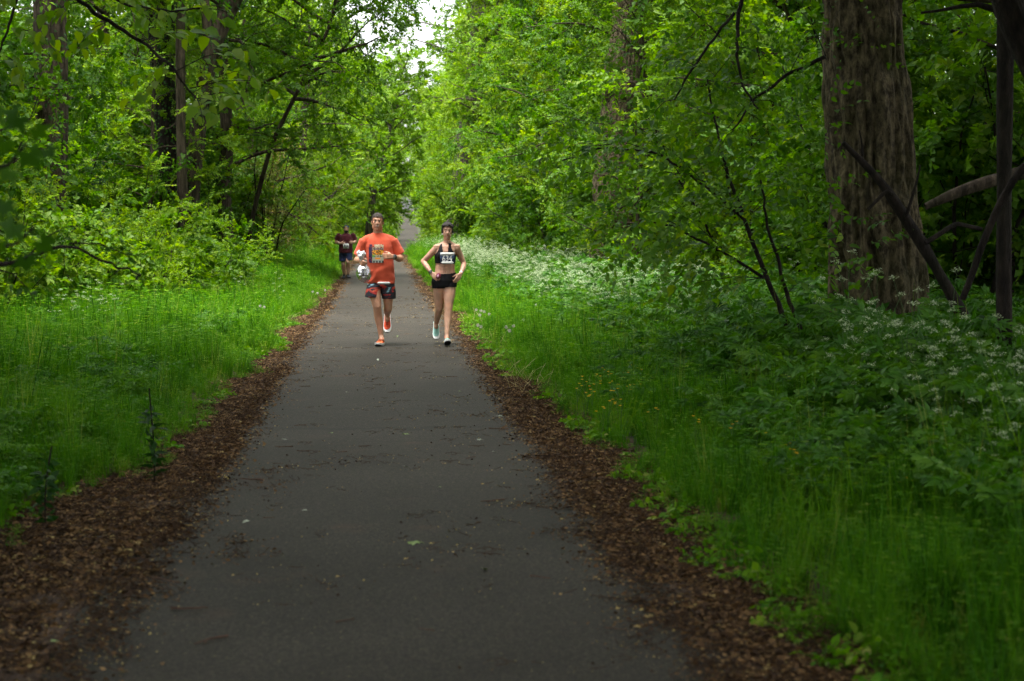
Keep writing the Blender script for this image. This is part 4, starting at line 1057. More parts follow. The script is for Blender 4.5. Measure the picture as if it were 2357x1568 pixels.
# ---------------------------------------------------------------- near branches with leaves one can tell apart
LM = []
for k, (mt, tn) in enumerate([('leaf', .35), ('leaf', .7), ('leaf_light', .45), ('leaf_light', .7), ('leaf_dark', .6)]):
    g = Geo(); leaves8(g, np.zeros((1, 3)), np.array([[0, 1.0, 0]]), np.array([[0, 0, 1.0]]), np.array([1.0]), np.array([.62]), np.array([tn])); LM.append(g.mesh("leaf", M[mt]))
def near_branch(name, D, stems, tips, n_leaf, leaf, label, mats, mat='bark_dark', extra_small=0, cat='branch', seed=1, spread=.35):
    rng = np.random.default_rng(seed); r = empty(name); tag(r, label, cat)
    g = Geo(); lines = []
    for pl in stems:
        pts, rad = px_line(pl, D); pts = np.array(pts)
        pts[:, 1] += np.cumsum(rng.normal(0, .06, len(pts))); u = np.linspace(0, len(pts) - 1, len(pts) * 4)
        pp_ = np.stack([np.interp(u, np.arange(len(pts)), pts[:, i]) for i in range(3)], -1); pp_ += rng.normal(0, .006, pp_.shape)
        tube(g, pp_, np.interp(u, np.arange(len(pts)), rad), 7); lines.append(pp_)
    twigs = []
    for (X, Y, X2, Y2) in tips:
        a = np.array(WP(X, Y, D)); b = np.array(WP(X2, Y2, D)); a[1] += rng.normal(0, .15); b[1] += rng.normal(0, .35)
        lp = np.array([a, a * .6 + b * .4 + (0, 0, .05), a * .25 + b * .75 + (0, 0, .04), b]); tube(g, lp, [.005, .004, .003, .002], 4, cap=False); twigs.append(lp)
    obj("stem", g.mesh("stem", M[mat], True), r)
    made = 0
    for i in range(n_leaf):
        lp = twigs[i % len(twigs)]; q, d = along(lp, rng.uniform(.15, .999)); sd = norm(np.cross(d, [0, 0, 1.0])) * (1 if rng.random() < .5 else -1)
        q = q + rng.normal(0, 1, 3) * np.array([spread, spread, spread * .55]) * .22
        D_ = norm(d * .6 + sd * .8 + rng.normal(0, .3, 3) + np.array([0, 0, -.45])); N_ = norm(np.array([0, -.35, 1.0]) + rng.normal(0, .4, 3)); S_ = norm(np.cross(D_, N_)); N_ = np.cross(S_, D_)
        o = obj("leaf", LM[mats[rng.integers(0, len(mats))]], r); L = leaf * rng.uniform(.6, 1.25)
        o.matrix_local = Matrix(((S_[0] * L, D_[0] * L, N_[0] * L, q[0]), (S_[1] * L, D_[1] * L, N_[1] * L, q[1]), (S_[2] * L, D_[2] * L, N_[2] * L, q[2]), (0, 0, 0, 1)))
    if extra_small:
        g = Geo(); n = extra_small; B = []; Dd = []
        allp = np.concatenate([t for t in twigs])
        for i in range(n):
            lp = twigs[rng.integers(0, len(twigs))]; q, d = along(lp, rng.uniform(.05, .999)); B.append(q + rng.normal(0, 1, 3) * np.array([.3, .6, .16])); Dd.append(d + rng.normal(0, .6, 3))
        spray_leaves(rng, g, B, Dd, .32, 7, leaf * .62, 0, .45, leaves8, wl=.6)
        o = obj("foliage", g.mesh("foliage", M['leaf']), r); o["kind"] = "stuff"
    return r
near_branch("hanging_branch", 14.5, [[(130, -60, 5), (180, 0, 5), (250, 50, 5), (330, 98, 4), (400, 160, 3), (450, 225, 2)], [(60, -40, 4), (35, 60, 3), (15, 130, 2)], [(205, -30, 3), (300, 15, 3), (400, 30, 2), (480, 20, 2)]],
    [(400, 30, 545, 40), (330, 98, 470, 70), (400, 160, 560, 110), (440, 215, 560, 150), (450, 225, 590, 235), (180, 0, 90, 60), (250, 50, 160, 110), (130, -30, 30, 40), (35, 60, 110, 110), (15, 130, 60, 190), (450, 225, 480, 290), (400, 160, 330, 220), (300, 15, 380, 60), (200, 10, 300, -10), (430, 200, 620, 190)], 240, .135,
    "long thin branch with big oval leaves hanging into the picture at upper left", (1, 2, 3, 3), seed=4)
near_branch("maple_branch_twigs", 9.0, [[(-60, 620, 7), (60, 600, 5), (160, 560, 4), (250, 600, 3), (330, 640, 2)]], [(60, 600, 180, 520), (160, 560, 320, 620), (0, 620, 90, 700), (60, 600, 10, 660)], 36, .05,
    "thin arching branch with small dull leaves low at the left edge", (0, 4, 2), seed=5)
near_branch("leafy_sapling", 17.0, [[(1890, 905, 9), (1860, 860, 8), (1812, 752, 7), (1765, 640, 6), (1716, 505, 5), (1683, 402, 4), (1660, 300, 3), (1640, 180, 2)], [(1900, 900, 7), (1850, 800, 6), (1800, 690, 5), (1768, 590, 4), (1735, 490, 3), (1720, 400, 2)],
    [(1716, 505, 4), (1620, 420, 3), (1520, 350, 3), (1400, 335, 2), (1300, 370, 2)], [(1765, 640, 4), (1650, 570, 3), (1560, 520, 3), (1490, 510, 2)]],
    [(1400, 335, 1290, 372), (1520, 350, 1340, 330), (1520, 350, 1430, 350), (1620, 420, 1510, 400), (1620, 420, 1590, 330), (1490, 510, 1470, 540), (1560, 520, 1500, 575), (1650, 570, 1560, 640), (1765, 640, 1560, 660), (1765, 640, 1640, 700), (1716, 505, 1800, 420), (1683, 402, 1780, 300), (1660, 300, 1560, 230), (1660, 300, 1760, 200), (1640, 180, 1560, 110), (1640, 180, 1720, 80), (1735, 490, 1860, 440), (1768, 590, 1880, 540), (1800, 690, 1890, 640), (1812, 752, 1700, 800), (1650, 570, 1500, 460), (1620, 420, 1480, 300), (1716, 505, 1620, 470), (1860, 860, 1950, 800), (1560, 520, 1500, 520)],
    290, .125, "tall leaning sapling with large oval leaves reaching left over the white flowers", (0, 1, 1, 2, 3, 3, 4), seed=6, cat='sapling', extra_small=520, spread=.6)
near_branch("drooping_branch", 16.0, [[(1720, -60, 6), (1690, 30, 5), (1682, 110, 4), (1690, 190, 3), (1720, 260, 2)], [(1690, 30, 4), (1640, 90, 3), (1590, 160, 3), (1550, 230, 2)], [(1900, 130, 5), (1820, 170, 4), (1740, 230, 3), (1690, 300, 2)]],
    [(1690, 30, 1610, 40), (1682, 110, 1770, 140), (1690, 190, 1620, 220), (1720, 260, 1780, 320), (1590, 160, 1530, 140), (1550, 230, 1500, 270), (1740, 230, 1830, 260), (1820, 170, 1860, 80), (1900, 130, 1840, 30), (1690, 300, 1640, 360)], 110, .085,
    "dark drooping twigs with sparse leaves left of the massive trunk at the top", (0, 4, 1, 1), seed=8, extra_small=120)
# blurred maple leaves close to the lens at the left edge
r = empty("maple_branch"); tag(r, "dark out of focus maple branch with lobed leaves at the left edge", "branch")
g = Geo(); pts, rad = px_line([(-160, 420, 6), (-60, 400, 5), (20, 380, 4), (60, 330, 3)], 5.2); tube(g, pts, rad, 6)
pts, rad = px_line([(-120, 560, 6), (-40, 580, 5), (40, 560, 4), (80, 520, 3)], 5.2); tube(g, pts, rad, 6); obj("stem", g.mesh("stem", M['bark_dark'], True), r)
ML = [maple_mesh("leaf", .075, M['leaf'], .35, s, .35) for s in range(3)]
for i, (X, Y, s, a) in enumerate([(40, 270, 1.0, 2.7), (85, 300, .8, 3.4), (10, 330, .9, 3.0), (70, 355, 1.0, 3.3), (20, 395, .8, 2.8), (-15, 250, .9, 2.3), (30, 520, 1.0, 2.8), (95, 560, .9, 3.6), (-10, 560, .9, 2.8), (60, 600, .8, 3.1), (10, 470, .8, 3.0), (-20, 640, .8, 2.6), (110, 345, .6, 3.8)]):
    w = WP(X, Y, 5.2 + .2 * math.sin(i * 2)); o = obj("leaf", ML[i % 3], r); o.location = w; o.scale = (s,) * 3
    o.rotation_euler = Euler((R(95) + .5 * math.sin(i), .4 * math.cos(i * 3), .3 * math.sin(i * 5)), 'XYZ'); o.rotation_euler.rotate_axis('Z', a)
# ---------------------------------------------------------------- people
class Body:
    def __init__(s): s.bm = bmesh.new()
    def cap(s, p0, p1, r0, r1, seg=14, sy=1.0):
        p0, p1 = Vector(p0), Vector(p1)
        for p, r_ in ((p0, r0), (p1, r1)):
            bmesh.ops.create_uvsphere(s.bm, u_segments=seg, v_segments=8, radius=r_, matrix=Matrix.Translation(p))
        d = p1 - p0; L = d.length
        if L < 1e-5: return
        m = Matrix.Translation((p0 + p1) / 2) @ d.to_track_quat('Z', 'Y').to_matrix().to_4x4()
        bmesh.ops.create_cone(s.bm, cap_ends=True, segments=seg, radius1=r0, radius2=r1, depth=L, matrix=m)
    def chain(s, pts, rads):
        for a, b_, ra, rb in zip(pts[:-1], pts[1:], rads[:-1], rads[1:]): s.cap(a, b_, ra, rb)
    def ball(s, c, r, rot=(0, 0, 0)):
        m = Matrix.Translation(Vector(c)) @ Euler(rot).to_matrix().to_4x4() @ Matrix.Diagonal((r[0], r[1], r[2], 1))
        bmesh.ops.create_uvsphere(s.bm, u_segments=20, v_segments=14, radius=1, matrix=m)
    def loft(s, rings, seg=28, power=2.0):
        """rings: (x, y, z, rx, ry[, tiltx, tilty]) closed tube with rounded rectangle sections"""
        vs = []
        for rg in rings:
            x, y, z, rx, ry = rg[:5]; tx = rg[5] if len(rg) > 5 else 0; ty = rg[6] if len(rg) > 6 else 0
            row = []
            for k in range(seg):
                a = 2 * math.pi * k / seg; c, n_ = math.cos(a), math.sin(a)
                px_ = rx * math.copysign(abs(c) ** (2 / power), c); py_ = ry * math.copysign(abs(n_) ** (2 / power), n_)
                row.append(s.bm.verts.new((x + px_, y + py_, z + tx * px_ + ty * py_)))
            vs.append(row)
        for a, b_ in zip(vs[:-1], vs[1:]):
            for k in range(seg): s.bm.faces.new((a[k], a[(k + 1) % seg], b_[(k + 1) % seg], b_[k]))
        s.bm.faces.new(vs[0][::-1]); s.bm.faces.new(vs[-1])
    def build(s, name, mat, voxel=.008, smooth=3, parent=None, disp=None):
        me = bpy.data.meshes.new(name)
        bmesh.ops.recalc_face_normals(s.bm, faces=s.bm.faces[:]); s.bm.to_mesh(me); s.bm.free()
        o = bpy.data.objects.new(name + "_t", me); COL.objects.link(o)
        md = o.modifiers.new("r", 'REMESH'); md.mode = 'VOXEL'; md.voxel_size = voxel
        ms = o.modifiers.new("s", 'SMOOTH'); ms.factor = .5; ms.iterations = smooth
        dg = bpy.context.evaluated_depsgraph_get(); ev = o.evaluated_get(dg)
        m2 = bpy.data.meshes.new_from_object(ev); m2.name = name
        bpy.data.objects.remove(o); bpy.data.meshes.remove(me)
        n = len(m2.vertices); co = np.zeros(n * 3, dtype=np.float32); m2.vertices.foreach_get("co", co); co = co.reshape(-1, 3)
        if disp is not None:
            no = np.zeros(n * 3, dtype=np.float32); m2.vertices.foreach_get("normal", no); no = no.reshape(-1, 3)
            co = (co + no * disp(co)[:, None]).astype(np.float32); m2.vertices.foreach_set("co", co.ravel())
        m2.materials.clear(); m2.materials.append(mat)
        m2.polygons.foreach_set("use_smooth", np.ones(len(m2.polygons), dtype=bool)); m2.update()
        return obj(name, m2, parent)

def hand(b, wrist, fwd, palm, side, curl=.6, sc=1.0, thumb=.5):
    """palm and five fingers; fwd along the fingers, palm the way the palm faces, side = towards the thumb"""
    w = Vector(wrist); f = Vector(fwd).normalized(); p = Vector(palm); p = (p - f * p.dot(f)).normalized(); t = f.cross(p).normalized()
    if t.dot(Vector(side)) < 0: t = -t
    for k in range(4):
        o_ = t * (.028 - .0187 * k) * sc
        b.cap(w + o_ * .55, w + f * .082 * sc + o_, .017 * sc, .0125 * sc)
    for k, L in enumerate((.068, .078, .072, .056)):
        q = w + f * .084 * sc + t * (.029 - .0193 * k) * sc; d = f.copy(); ang = curl * (.55 + .12 * k)
        for j, fr in enumerate((.45, .32, .23)):
            d = (d * math.cos(ang) + (p if j == 0 else p * 1.0) * math.sin(ang)).normalized() if j == 0 else (Matrix.Rotation(ang if f.cross(p).length else 0, 3, f.cross(p)) @ d)
            q2 = q + d * L * fr * sc; b.cap(q, q2, (.0098 - .001 * j) * sc, (.009 - .001 * j) * sc, 10); q = q2
    q = w + f * .022 * sc + t * .026 * sc; d = (f * .7 + t * .75 + p * thumb).normalized()
    q2 = q + d * .038 * sc; b.cap(q, q2, .015 * sc, .0115 * sc); d2 = (f * .95 + t * .2 + p * thumb * 1.1).normalized(); q3 = q2 + d2 * .034 * sc; b.cap(q2, q3, .011 * sc, .0095 * sc); b.cap(q3, q3 + (d2 + p * .2) * .02 * sc, .0095 * sc, .008 * sc)

def skin_mat(name, col):
    m, nt, b, out = new_mat(name); tc = nt.nodes.new("ShaderNodeTexCoord")
    n = nt.nodes.new("ShaderNodeTexNoise"); n.inputs['Scale'].default_value = 9; n.inputs['Detail'].default_value = 6; nt.links.new(tc.outputs['Object'], n.inputs['Vector'])
    r = ramp(nt, [(.3, tuple(c * .80 for c in col)), (.5, col), (.72, (col[0] * 1.12, col[1] * .98, col[2] * .92))]); nt.links.new(n.outputs['Fac'], r.inputs['Fac'])
    nt.links.new(r.outputs[0], b.inputs['Base Color']); b.inputs['Roughness'].default_value = .48; b.inputs['Specular IOR Level'].default_value = .45
    b.inputs['Subsurface Weight'].default_value = .12; b.inputs['Subsurface Radius'].default_value = (.012, .005, .003); b.inputs['Subsurface Scale'].default_value = 1.0
    return m
M['skin_m'] = skin_mat("tanned_skin", (.52, .27, .17)); M['skin_f'] = skin_mat("light_tanned_skin", (.54, .31, .21)); M['skin_r'] = skin_mat("skin_pale", (.52, .30, .22))
M['hair'] = simple("dark_hair", (.018, .012, .010), .55, var=.4, scale=60, bump=1, bscale=180)
M['hair_grey'] = simple("short_brown_hair", (.045, .033, .026), .7, var=.5, scale=60, bump=1, bscale=200)
def cloth(name, col, var=.12, rough=.85, bump=.5, scale=5): return simple(name, col, rough, var=var, scale=scale, bump=bump, bscale=22, sheen=.15, spec=.2)
M['shirt_red'] = cloth("orange_red_cotton", (.62, .095, .045)); M['maroon'] = cloth("maroon_jersey", (.075, .012, .018)); M['navy'] = cloth("navy_shorts", (.012, .018, .055)); M['black'] = simple("black_lycra", (.0045, .0045, .006), .65, spec=.2, bump=.15, bscale=40)
M['white'] = simple("white_paper", (.72, .73, .72), .5); M['ink'] = simple("black_print", (.02, .02, .03), .6); M['bibnavy'] = simple("dark_blue_print", (.02, .04, .09), .6)
M['eyew'] = simple("eye_white", (.7, .66, .62), .3); M['lip'] = simple("lips", (.36, .09, .07), .5); M['teeth'] = simple("teeth", (.75, .7, .6), .3); M['iris'] = simple("dark_iris", (.02, .012, .01), .2)
M['coral'] = simple("coral_knit", (.85, .10, .035), .7, var=.2, scale=20, bump=.4, bscale=120); M['orange'] = simple("bright_orange_knit", (.95, .17, .05), .7, var=.15, scale=20, bump=.4, bscale=120)
M['mint'] = simple("mint_knit", (.34, .62, .55), .7, var=.2, scale=20, bump=.4, bscale=120); M['foam'] = simple("white_foam_sole", (.75, .75, .73), .6); M['rubber'] = simple("black_rubber", (.015, .015, .017), .7)
M['shoe_dark'] = simple("dark_grey_shoe", (.03, .033, .04), .7, var=.3, scale=20); M['watch'] = simple("black_watch", (.012, .012, .014), .35); M['silver_face'] = simple("watch_face", (.12, .13, .13), .25)
M['bandw'] = simple("white_band", (.75, .74, .78), .5)
# marbled shorts
m, nt, b, out = new_mat("marbled_shorts"); tc = nt.nodes.new("ShaderNodeTexCoord"); mp = nt.nodes.new("ShaderNodeMapping"); mp.inputs['Scale'].default_value = (2.2, 2.2, 5.5); mp.inputs['Rotation'].default_value = (0, .35, 0)
nt.links.new(tc.outputs['Object'], mp.inputs['Vector']); n = nt.nodes.new("ShaderNodeTexNoise"); n.inputs['Scale'].default_value = 2.6; n.inputs['Detail'].default_value = 3; n.inputs['Distortion'].default_value = .6; nt.links.new(mp.outputs[0], n.inputs['Vector'])
rr_ = ramp(nt, [(.32, (.25, .45, .55)), (.36, (.02, .02, .035)), (.54, (.012, .012, .02)), (.57, (.35, .02, .02)), (.61, (.50, .03, .025)), (.65, (.60, .12, .04)), (.68, (.30, .02, .03)), (.70, (.02, .02, .03))])
nt.links.new(n.outputs['Fac'], rr_.inputs['Fac']); nt.links.new(rr_.outputs[0], b.inputs['Base Color']); b.inputs['Roughness'].default_value = .7
M['marbled'] = m
def _c(c): return (c - 502) * .001375
def pm(cx, cy, y=0.0): return (_c(cx), y, (1420 - cy) * .001375)      # a point from the close view of the photograph

def head(b, c, w, h, tilt=0, yaw=0, jaw=.8, nose=.02, sx=1.0):
    """c centre of skull, w half width, h half height; looks towards -y"""
    x, y, z = c; r_ = Matrix.Rotation(yaw, 3, 'Z') @ Matrix.Rotation(tilt, 3, 'Y')
    def T(px_, py_, pz_): v = r_ @ Vector((px_, py_, pz_)); return (x + v.x, y + v.y, z + v.z)
    e = (0, tilt, yaw)
    b.ball(T(0, .015, h * .22), (w, w * 1.22, h * .78), e)
    b.ball(T(0, -.018, -h * .30), (w * .84, w * .95, h * .66), e)
    b.ball(T(0, -w * .62, -h * .80), (w * .42 * jaw / .8, w * .42, h * .20), e)
    for s_ in (-1, 1):
        b.ball(T(s_ * w * .56 * jaw / .8, -.01, -h * .55), (w * .30, w * .55, h * .28), e)
        b.ball(T(s_ * w * .50, -w * .86, -h * .12), (w * .27, w * .20, h * .15), e)
        b.ball(T(s_ * w * 1.0, .02, -h * .10), (w * .13, w * .24, h * .25), e)
    b.ball(T(0, -w * 1.0, h * .30), (w * .62, w * .12, h * .07), e)
    b.cap(T(0, -w * 1.08, h * .12), T(0, -w * 1.28, -h * .20), .007, .0125); b.ball(T(0, -w * 1.14, -h * .22), (w * .22, w * .13, h * .06), e)
    b.ball(T(0, -w * .98, -h * .48), (w * .36, w * .14, h * .13), e)
    return T
def face_bits(T, w, h, parent, brow=True, smile=False, matlip='lip'):
    def bit(name, c, r, mat, rot=(0, 0, 0)):
        b_ = bmesh.new(); bmesh.ops.create_uvsphere(b_, u_segments=12, v_segments=8, radius=1, matrix=Matrix.Translation(Vector(c)) @ Euler(rot).to_matrix().to_4x4() @ Matrix.Diagonal((*r, 1)))
        me = bpy.data.meshes.new(name); b_.to_mesh(me); b_.free(); me.materials.append(M[mat]); [setattr(p, 'use_smooth', True) for p in me.polygons]; return obj(name, me, parent)
    for s_ in (-1, 1):
        e = bit("eye", T(s_ * w * .40, -w * 1.00, h * .07), (w * .16, .008, h * .034), 'eyew'); bit("iris", T(s_ * w * .40, -w * 1.05, h * .07), (w * .10, .006, h * .036), 'iris').parent = e
        if brow: bit("eyebrow", T(s_ * w * .42, -w * 1.06, h * .24), (w * .26, .006, h * .030), 'hair', (0, s_ * .12, 0))
    bit("mouth", T(0, -w * 1.06, -h * .48), (w * (.36 if smile else .30), .010, h * (.075 if smile else .06)), matlip)
    if smile: bit("teeth", T(0, -w * 1.17, -h * .455), (w * .27, .006, h * .034), 'teeth')

def surf_patch(name, bvh, x0, x1, z0, z1, nx, nz, ycast, off, mats, pick, parent):
    """thin printed sheet laid on the clothing below it"""
    V, F, Mi, ok = [], [], [], True
    for j in range(nz + 1):
        for i in range(nx + 1):
            x = x0 + (x1 - x0) * i / nx; z = z0 + (z1 - z0) * j / nz
            hit = bvh.ray_cast(Vector((x, ycast, z)), Vector((0, 1, 0)))
            y = hit[0].y if hit[0] else (V[-1][1] + off if V else 0); V.append((x, y - off, z))
    for j in range(nz):
        for i in range(nx):
            m_ = pick(i, j)
            if m_ is None: continue
            a = j * (nx + 1) + i; F.append((a, a + 1, a + nx + 2, a + nx + 1)); Mi.append(m_)
    g = Geo(); g.add(V, F); g.M = [np.array(Mi, dtype=np.int32)]
    return obj(name, g.mesh(name, [M[k] for k in mats], True), parent)
def flat_bib(name, bvh, cx, cz, w, h, ycast, parent, off=.006):
    """smooth bent sheet: y from the shallowest hit of three columns"""
    ys = []
    for t in np.linspace(-1, 1, 13):
        hs = [bvh.ray_cast(Vector((cx + t * w / 2, ycast, cz + u * h / 2)), Vector((0, 1, 0)))[0] for u in np.linspace(-1, 1, 9)]
        hs = [q.y for q in hs if q]; ys.append(min(hs) if hs else 0)
    y0 = min(ys) - off
    return lambda x: y0 + 1.6 * (x - cx) ** 2
def sheet(name, f, x0, x1, z0, z1, mat, parent, dy=0.0, n=10, cut=0.0):
    V, F = [], []
    for i in range(n + 1):
        x = x0 + (x1 - x0) * i / n; y = float(f(x)) - dy; c_ = cut if i in (0, n) else 0
        V += [(x, y, z0 + c_), (x, y, z1 - c_), (x, y + .0015, z1 - c_), (x, y + .0015, z0 + c_)]
    for i in range(n):
        a = i * 4; b_ = a + 4
        F += [(a, b_, b_ + 1, a + 1), (a + 2, b_ + 2, b_ + 3, a + 3), (a + 1, b_ + 1, b_ + 2, a + 2), (a + 3, b_ + 3, b_, a)]
    F += [(0, 1, 2, 3), (4 * n, 4 * n + 3, 4 * n + 2, 4 * n + 1)]
    g = Geo(); g.add(V, F); return obj(name, g.mesh(name, M[mat]), parent)
def text_on(name, s_, f, cx, cz, wid, hei, mat, parent, dy, bold=.02):
    cu = bpy.data.curves.new(name, 'FONT'); cu.body = s_; cu.align_x = 'CENTER'; cu.align_y = 'CENTER'; cu.size = 1; cu.offset = bold; cu.extrude = 0
    o = bpy.data.objects.new("t", cu); COL.objects.link(o); dg = bpy.context.evaluated_depsgraph_get(); me = bpy.data.meshes.new_from_object(o.evaluated_get(dg)); bpy.data.objects.remove(o)
    co = np.zeros(len(me.vertices) * 3, dtype=np.float32); me.vertices.foreach_get("co", co); co = co.reshape(-1, 3); mn, mx = co.min(0), co.max(0)
    x = cx + ((co[:, 0] - mn[0]) / (mx[0] - mn[0]) - .5) * wid; z = cz + ((co[:, 1] - mn[1]) / (mx[1] - mn[1]) - .5) * hei
    y = np.array([float(f(v)) for v in x]) - dy
    me.vertices.foreach_set("co", np.stack([x, y, z], -1).astype(np.float32).ravel()); me.materials.clear(); me.materials.append(M[mat]); me.name = name; me.update()
    return obj(name, me, parent)
def ring_band(name, c, axis, r_, width, mat, parent, face=None, r2=None):
    a = Vector(axis).normalized(); m_ = Matrix.Translation(Vector(c)) @ a.to_track_quat('Z', 'Y').to_matrix().to_4x4(); b_ = bmesh.new()
    bmesh.ops.create_cone(b_, cap_ends=True, segments=24, radius1=r_, radius2=r2 or r_, depth=width, matrix=m_); bmesh.ops.bevel(b_, geom=[e for e in b_.edges if e.calc_face_angle(0) > .8], offset=.002, segments=1, affect='EDGES')
    me = bpy.data.meshes.new(name); b_.to_mesh(me); b_.free(); me.materials.append(M[mat]); o = obj(name, me, parent)
    if face:
        fc, fd, fr = face; b_ = bmesh.new(); bmesh.ops.create_cone(b_, cap_ends=True, segments=20, radius1=fr, radius2=fr * .9, depth=.012, matrix=Matrix.Translation(Vector(fc)) @ Vector(fd).to_track_quat('Z', 'Y').to_matrix().to_4x4())
        me = bpy.data.meshes.new("dial"); b_.to_mesh(me); b_.free(); me.materials.append(M['silver_face']); obj("dial", me, o)
    return o
def shoe(parent, ankle, fwd, up, sc, upper, sole='foam', out='rubber', collar='black', toe=None):
    """running shoe; local y = towards the toe, z = up"""
    f = Vector(fwd).normalized(); u = Vector(up); u = (u - f * u.dot(f)).normalized(); s_ = f.cross(u)
    Mx = Matrix((( s_.x, f.x, u.x, 0), (s_.y, f.y, u.y, 0), (s_.z, f.z, u.z, 0), (0, 0, 0, 1))); Mx.translation = Vector(ankle)
    def ptn(x, y, z): v = Mx @ Vector((x * sc, y * sc, z * sc)); return v
    # y from heel -.07 to toe .19, sole bottom at z -.105
    prof = [(-.072, .026, -.02), (-.062, .033, .0), (-.03, .036, .012), (.0, .037, .006), (.03, .038, -.012), (.07, .043, -.036), (.11, .047, -.05), (.15, .044, -.058), (.178, .033, -.066), (.192, .018, -.074)]
    bm_ = bmesh.new(); rows = []
    for y, w_, zt in prof:
        row = []
        for k in range(13):
            a = math.pi * k / 12; row.append(bm_.verts.new(ptn(w_ * math.cos(a), y, -.075 + (zt + .075) * math.sin(a) ** .7)))
        rows.append(row)
    for a, b_ in zip(rows[:-1], rows[1:]):
        for k in range(12): bm_.faces.new((a[k], a[k + 1], b_[k + 1], b_[k]))
    bm_.faces.new(rows[0]); bm_.faces.new(rows[-1][::-1])
    for a, b_ in zip(rows[:-1], rows[1:]): bm_.faces.new((a[0], b_[0], b_[12], a[12]))
    bmesh.ops.recalc_face_normals(bm_, faces=bm_.faces[:]); me = bpy.data.meshes.new("shoe"); bm_.to_mesh(me); bm_.free(); me.materials.append(M[upper]); [setattr(p, 'use_smooth', True) for p in me.polygons]
    so = obj("shoe", me, parent)
    def slab(name, z0, z1, grow, mat, toe_up):
        b2 = bmesh.new(); lo, hi = [], []
        ring = [(w_ + grow, y) for y, w_, _ in prof]; ring = [(x, y * 1.03) for x, y in ring] + [(-x, y * 1.03) for x, y in ring[::-1]]
        for x, y in ring:
            lift = .022 * max(0, (y - .10) / .09) ** 2 * toe_up; lo.append(b2.verts.new(ptn(x * .95, y, z0 + lift))); hi.append(b2.verts.new(ptn(x, y, z1 + lift * .5)))
        n_ = len(ring)
        for k in range(n_): b2.faces.new((lo[k], lo[(k + 1) % n_], hi[(k + 1) % n_], hi[k]))
        b2.faces.new(lo[::-1]); b2.faces.new(hi); bmesh.ops.recalc_face_normals(b2, faces=b2.faces[:]); me_ = bpy.data.meshes.new(name); b2.to_mesh(me_); b2.free(); me_.materials.append(M[mat]); return obj(name, me_, so)
    slab("midsole", -.100, -.068, .005, sole, 1); slab("outsole", -.107, -.1005, .003, out, 1)
    g = Geo()
    for k in range(5):
        y = .025 + k * .018; z = -.012 - (y - .02) * .42 + .008
        tube(g, [tuple(ptn(-.02, y, z - .008)), tuple(ptn(0, y + .004, z + .002)), tuple(ptn(.02, y, z - .008))], .0022 * sc, 4)
    obj("laces", g.mesh("laces", M[collar if upper != 'mint' else 'mint']), so)
    ring_band("sock", ptn(0, -.012, .012), u, .036 * sc, .035 * sc, collar, parent, r2=.033 * sc)
    return so

# ---- running man in the orange-red shirt
MD = 23.15
man = empty("person", (0, MD, float(H(0, MD)) + .004)); tag(man, "smiling man running in an orange-red printed T-shirt, holding a silver foil bag", "person")
def man_body(torso=True):
    b = Body()
    b.loft([(.02, 0, .86, .150, .105), (.02, 0, .93, .158, .115), (.018, 0, 1.05, .150, .110), (.012, 0, 1.18, .158, .118), (0, 0, 1.30, .172, .122), (-.005, .0, 1.40, .165, .105), (-.01, .0, 1.455, .115, .085), (-.012, 0, 1.50, .060, .062)])
    return b
b = man_body()
hc = (-.018, -.015, 1.668)
b.chain([(-.012, .015, 1.44), (-.015, .0, 1.60)], [.068, .062])
T = head(b, hc, .077, .118, tilt=.04, yaw=-.06, jaw=.92)
shR, shL = (-.195, .0, 1.425), (.185, .0, 1.43); elR, elL = (-.285, .05, 1.165), (.290, .03, 1.185); wrR, wrL = (-.250, -.19, 1.15), (.185, -.20, 1.205)
b.chain([(-.205, .01, 1.36), (-.24, .03, 1.30), elR], [.056, .056, .044]); b.chain([elR, (-.29, -.04, 1.155), wrR], [.046, .048, .031])
b.chain([(.205, .01, 1.36), (.25, .02, 1.31), elL], [.056, .056, .045]); b.chain([elL, (.272, -.06, 1.178), wrL], [.047, .050, .031])
hand(b, (-.247, -.205, 1.148), (.25, -.9, -.28), (.9, .2, -.2), (0, 0, 1), curl=1.25, sc=1.05)
hand(b, (.175, -.215, 1.207), (-1, -.28, .10), (-.1, .9, -.1), (0, 0, 1), curl=1.15, sc=1.05)
hipR, hipL = (-.075, 0, .90), (.115, 0, .90); knR, knL = (-.030, -.10, .535), (.118, .005, .50); anR, anL = (.020, -.055, .135), (.108, .37, .40)
b.chain([hipR, (-.062, -.06, .72), knR], [.095, .080, .058]); b.chain([knR, (-.018, -.055, .40), (.008, -.05, .26), anR], [.056, .057, .044, .036]); b.ball((-.030, -.128, .535), (.036, .03, .042)); b.ball((-.02, -.02, .41), (.050, .055, .10))
b.chain([hipL, (.118, .0, .72), knL], [.095, .080, .056]); b.chain([knL, (.113, .13, .475), (.110, .25, .44), anL], [.054, .058, .046, .036]); b.ball((.118, -.022, .505), (.036, .03, .042))
b.cap(anR, (.03, -.10, .085), .036, .035); b.cap(anL, (.108, .36, .33), .036, .034)
body = b.build("body", M['skin_m'], .0068, 3, man, lambda co: (vnoise(co * np.array([18, 18, 9]), 4) - .5) * .007 * (co[:, 2] < 1.5))
face_bits(T, .077, .118, man, smile=True)
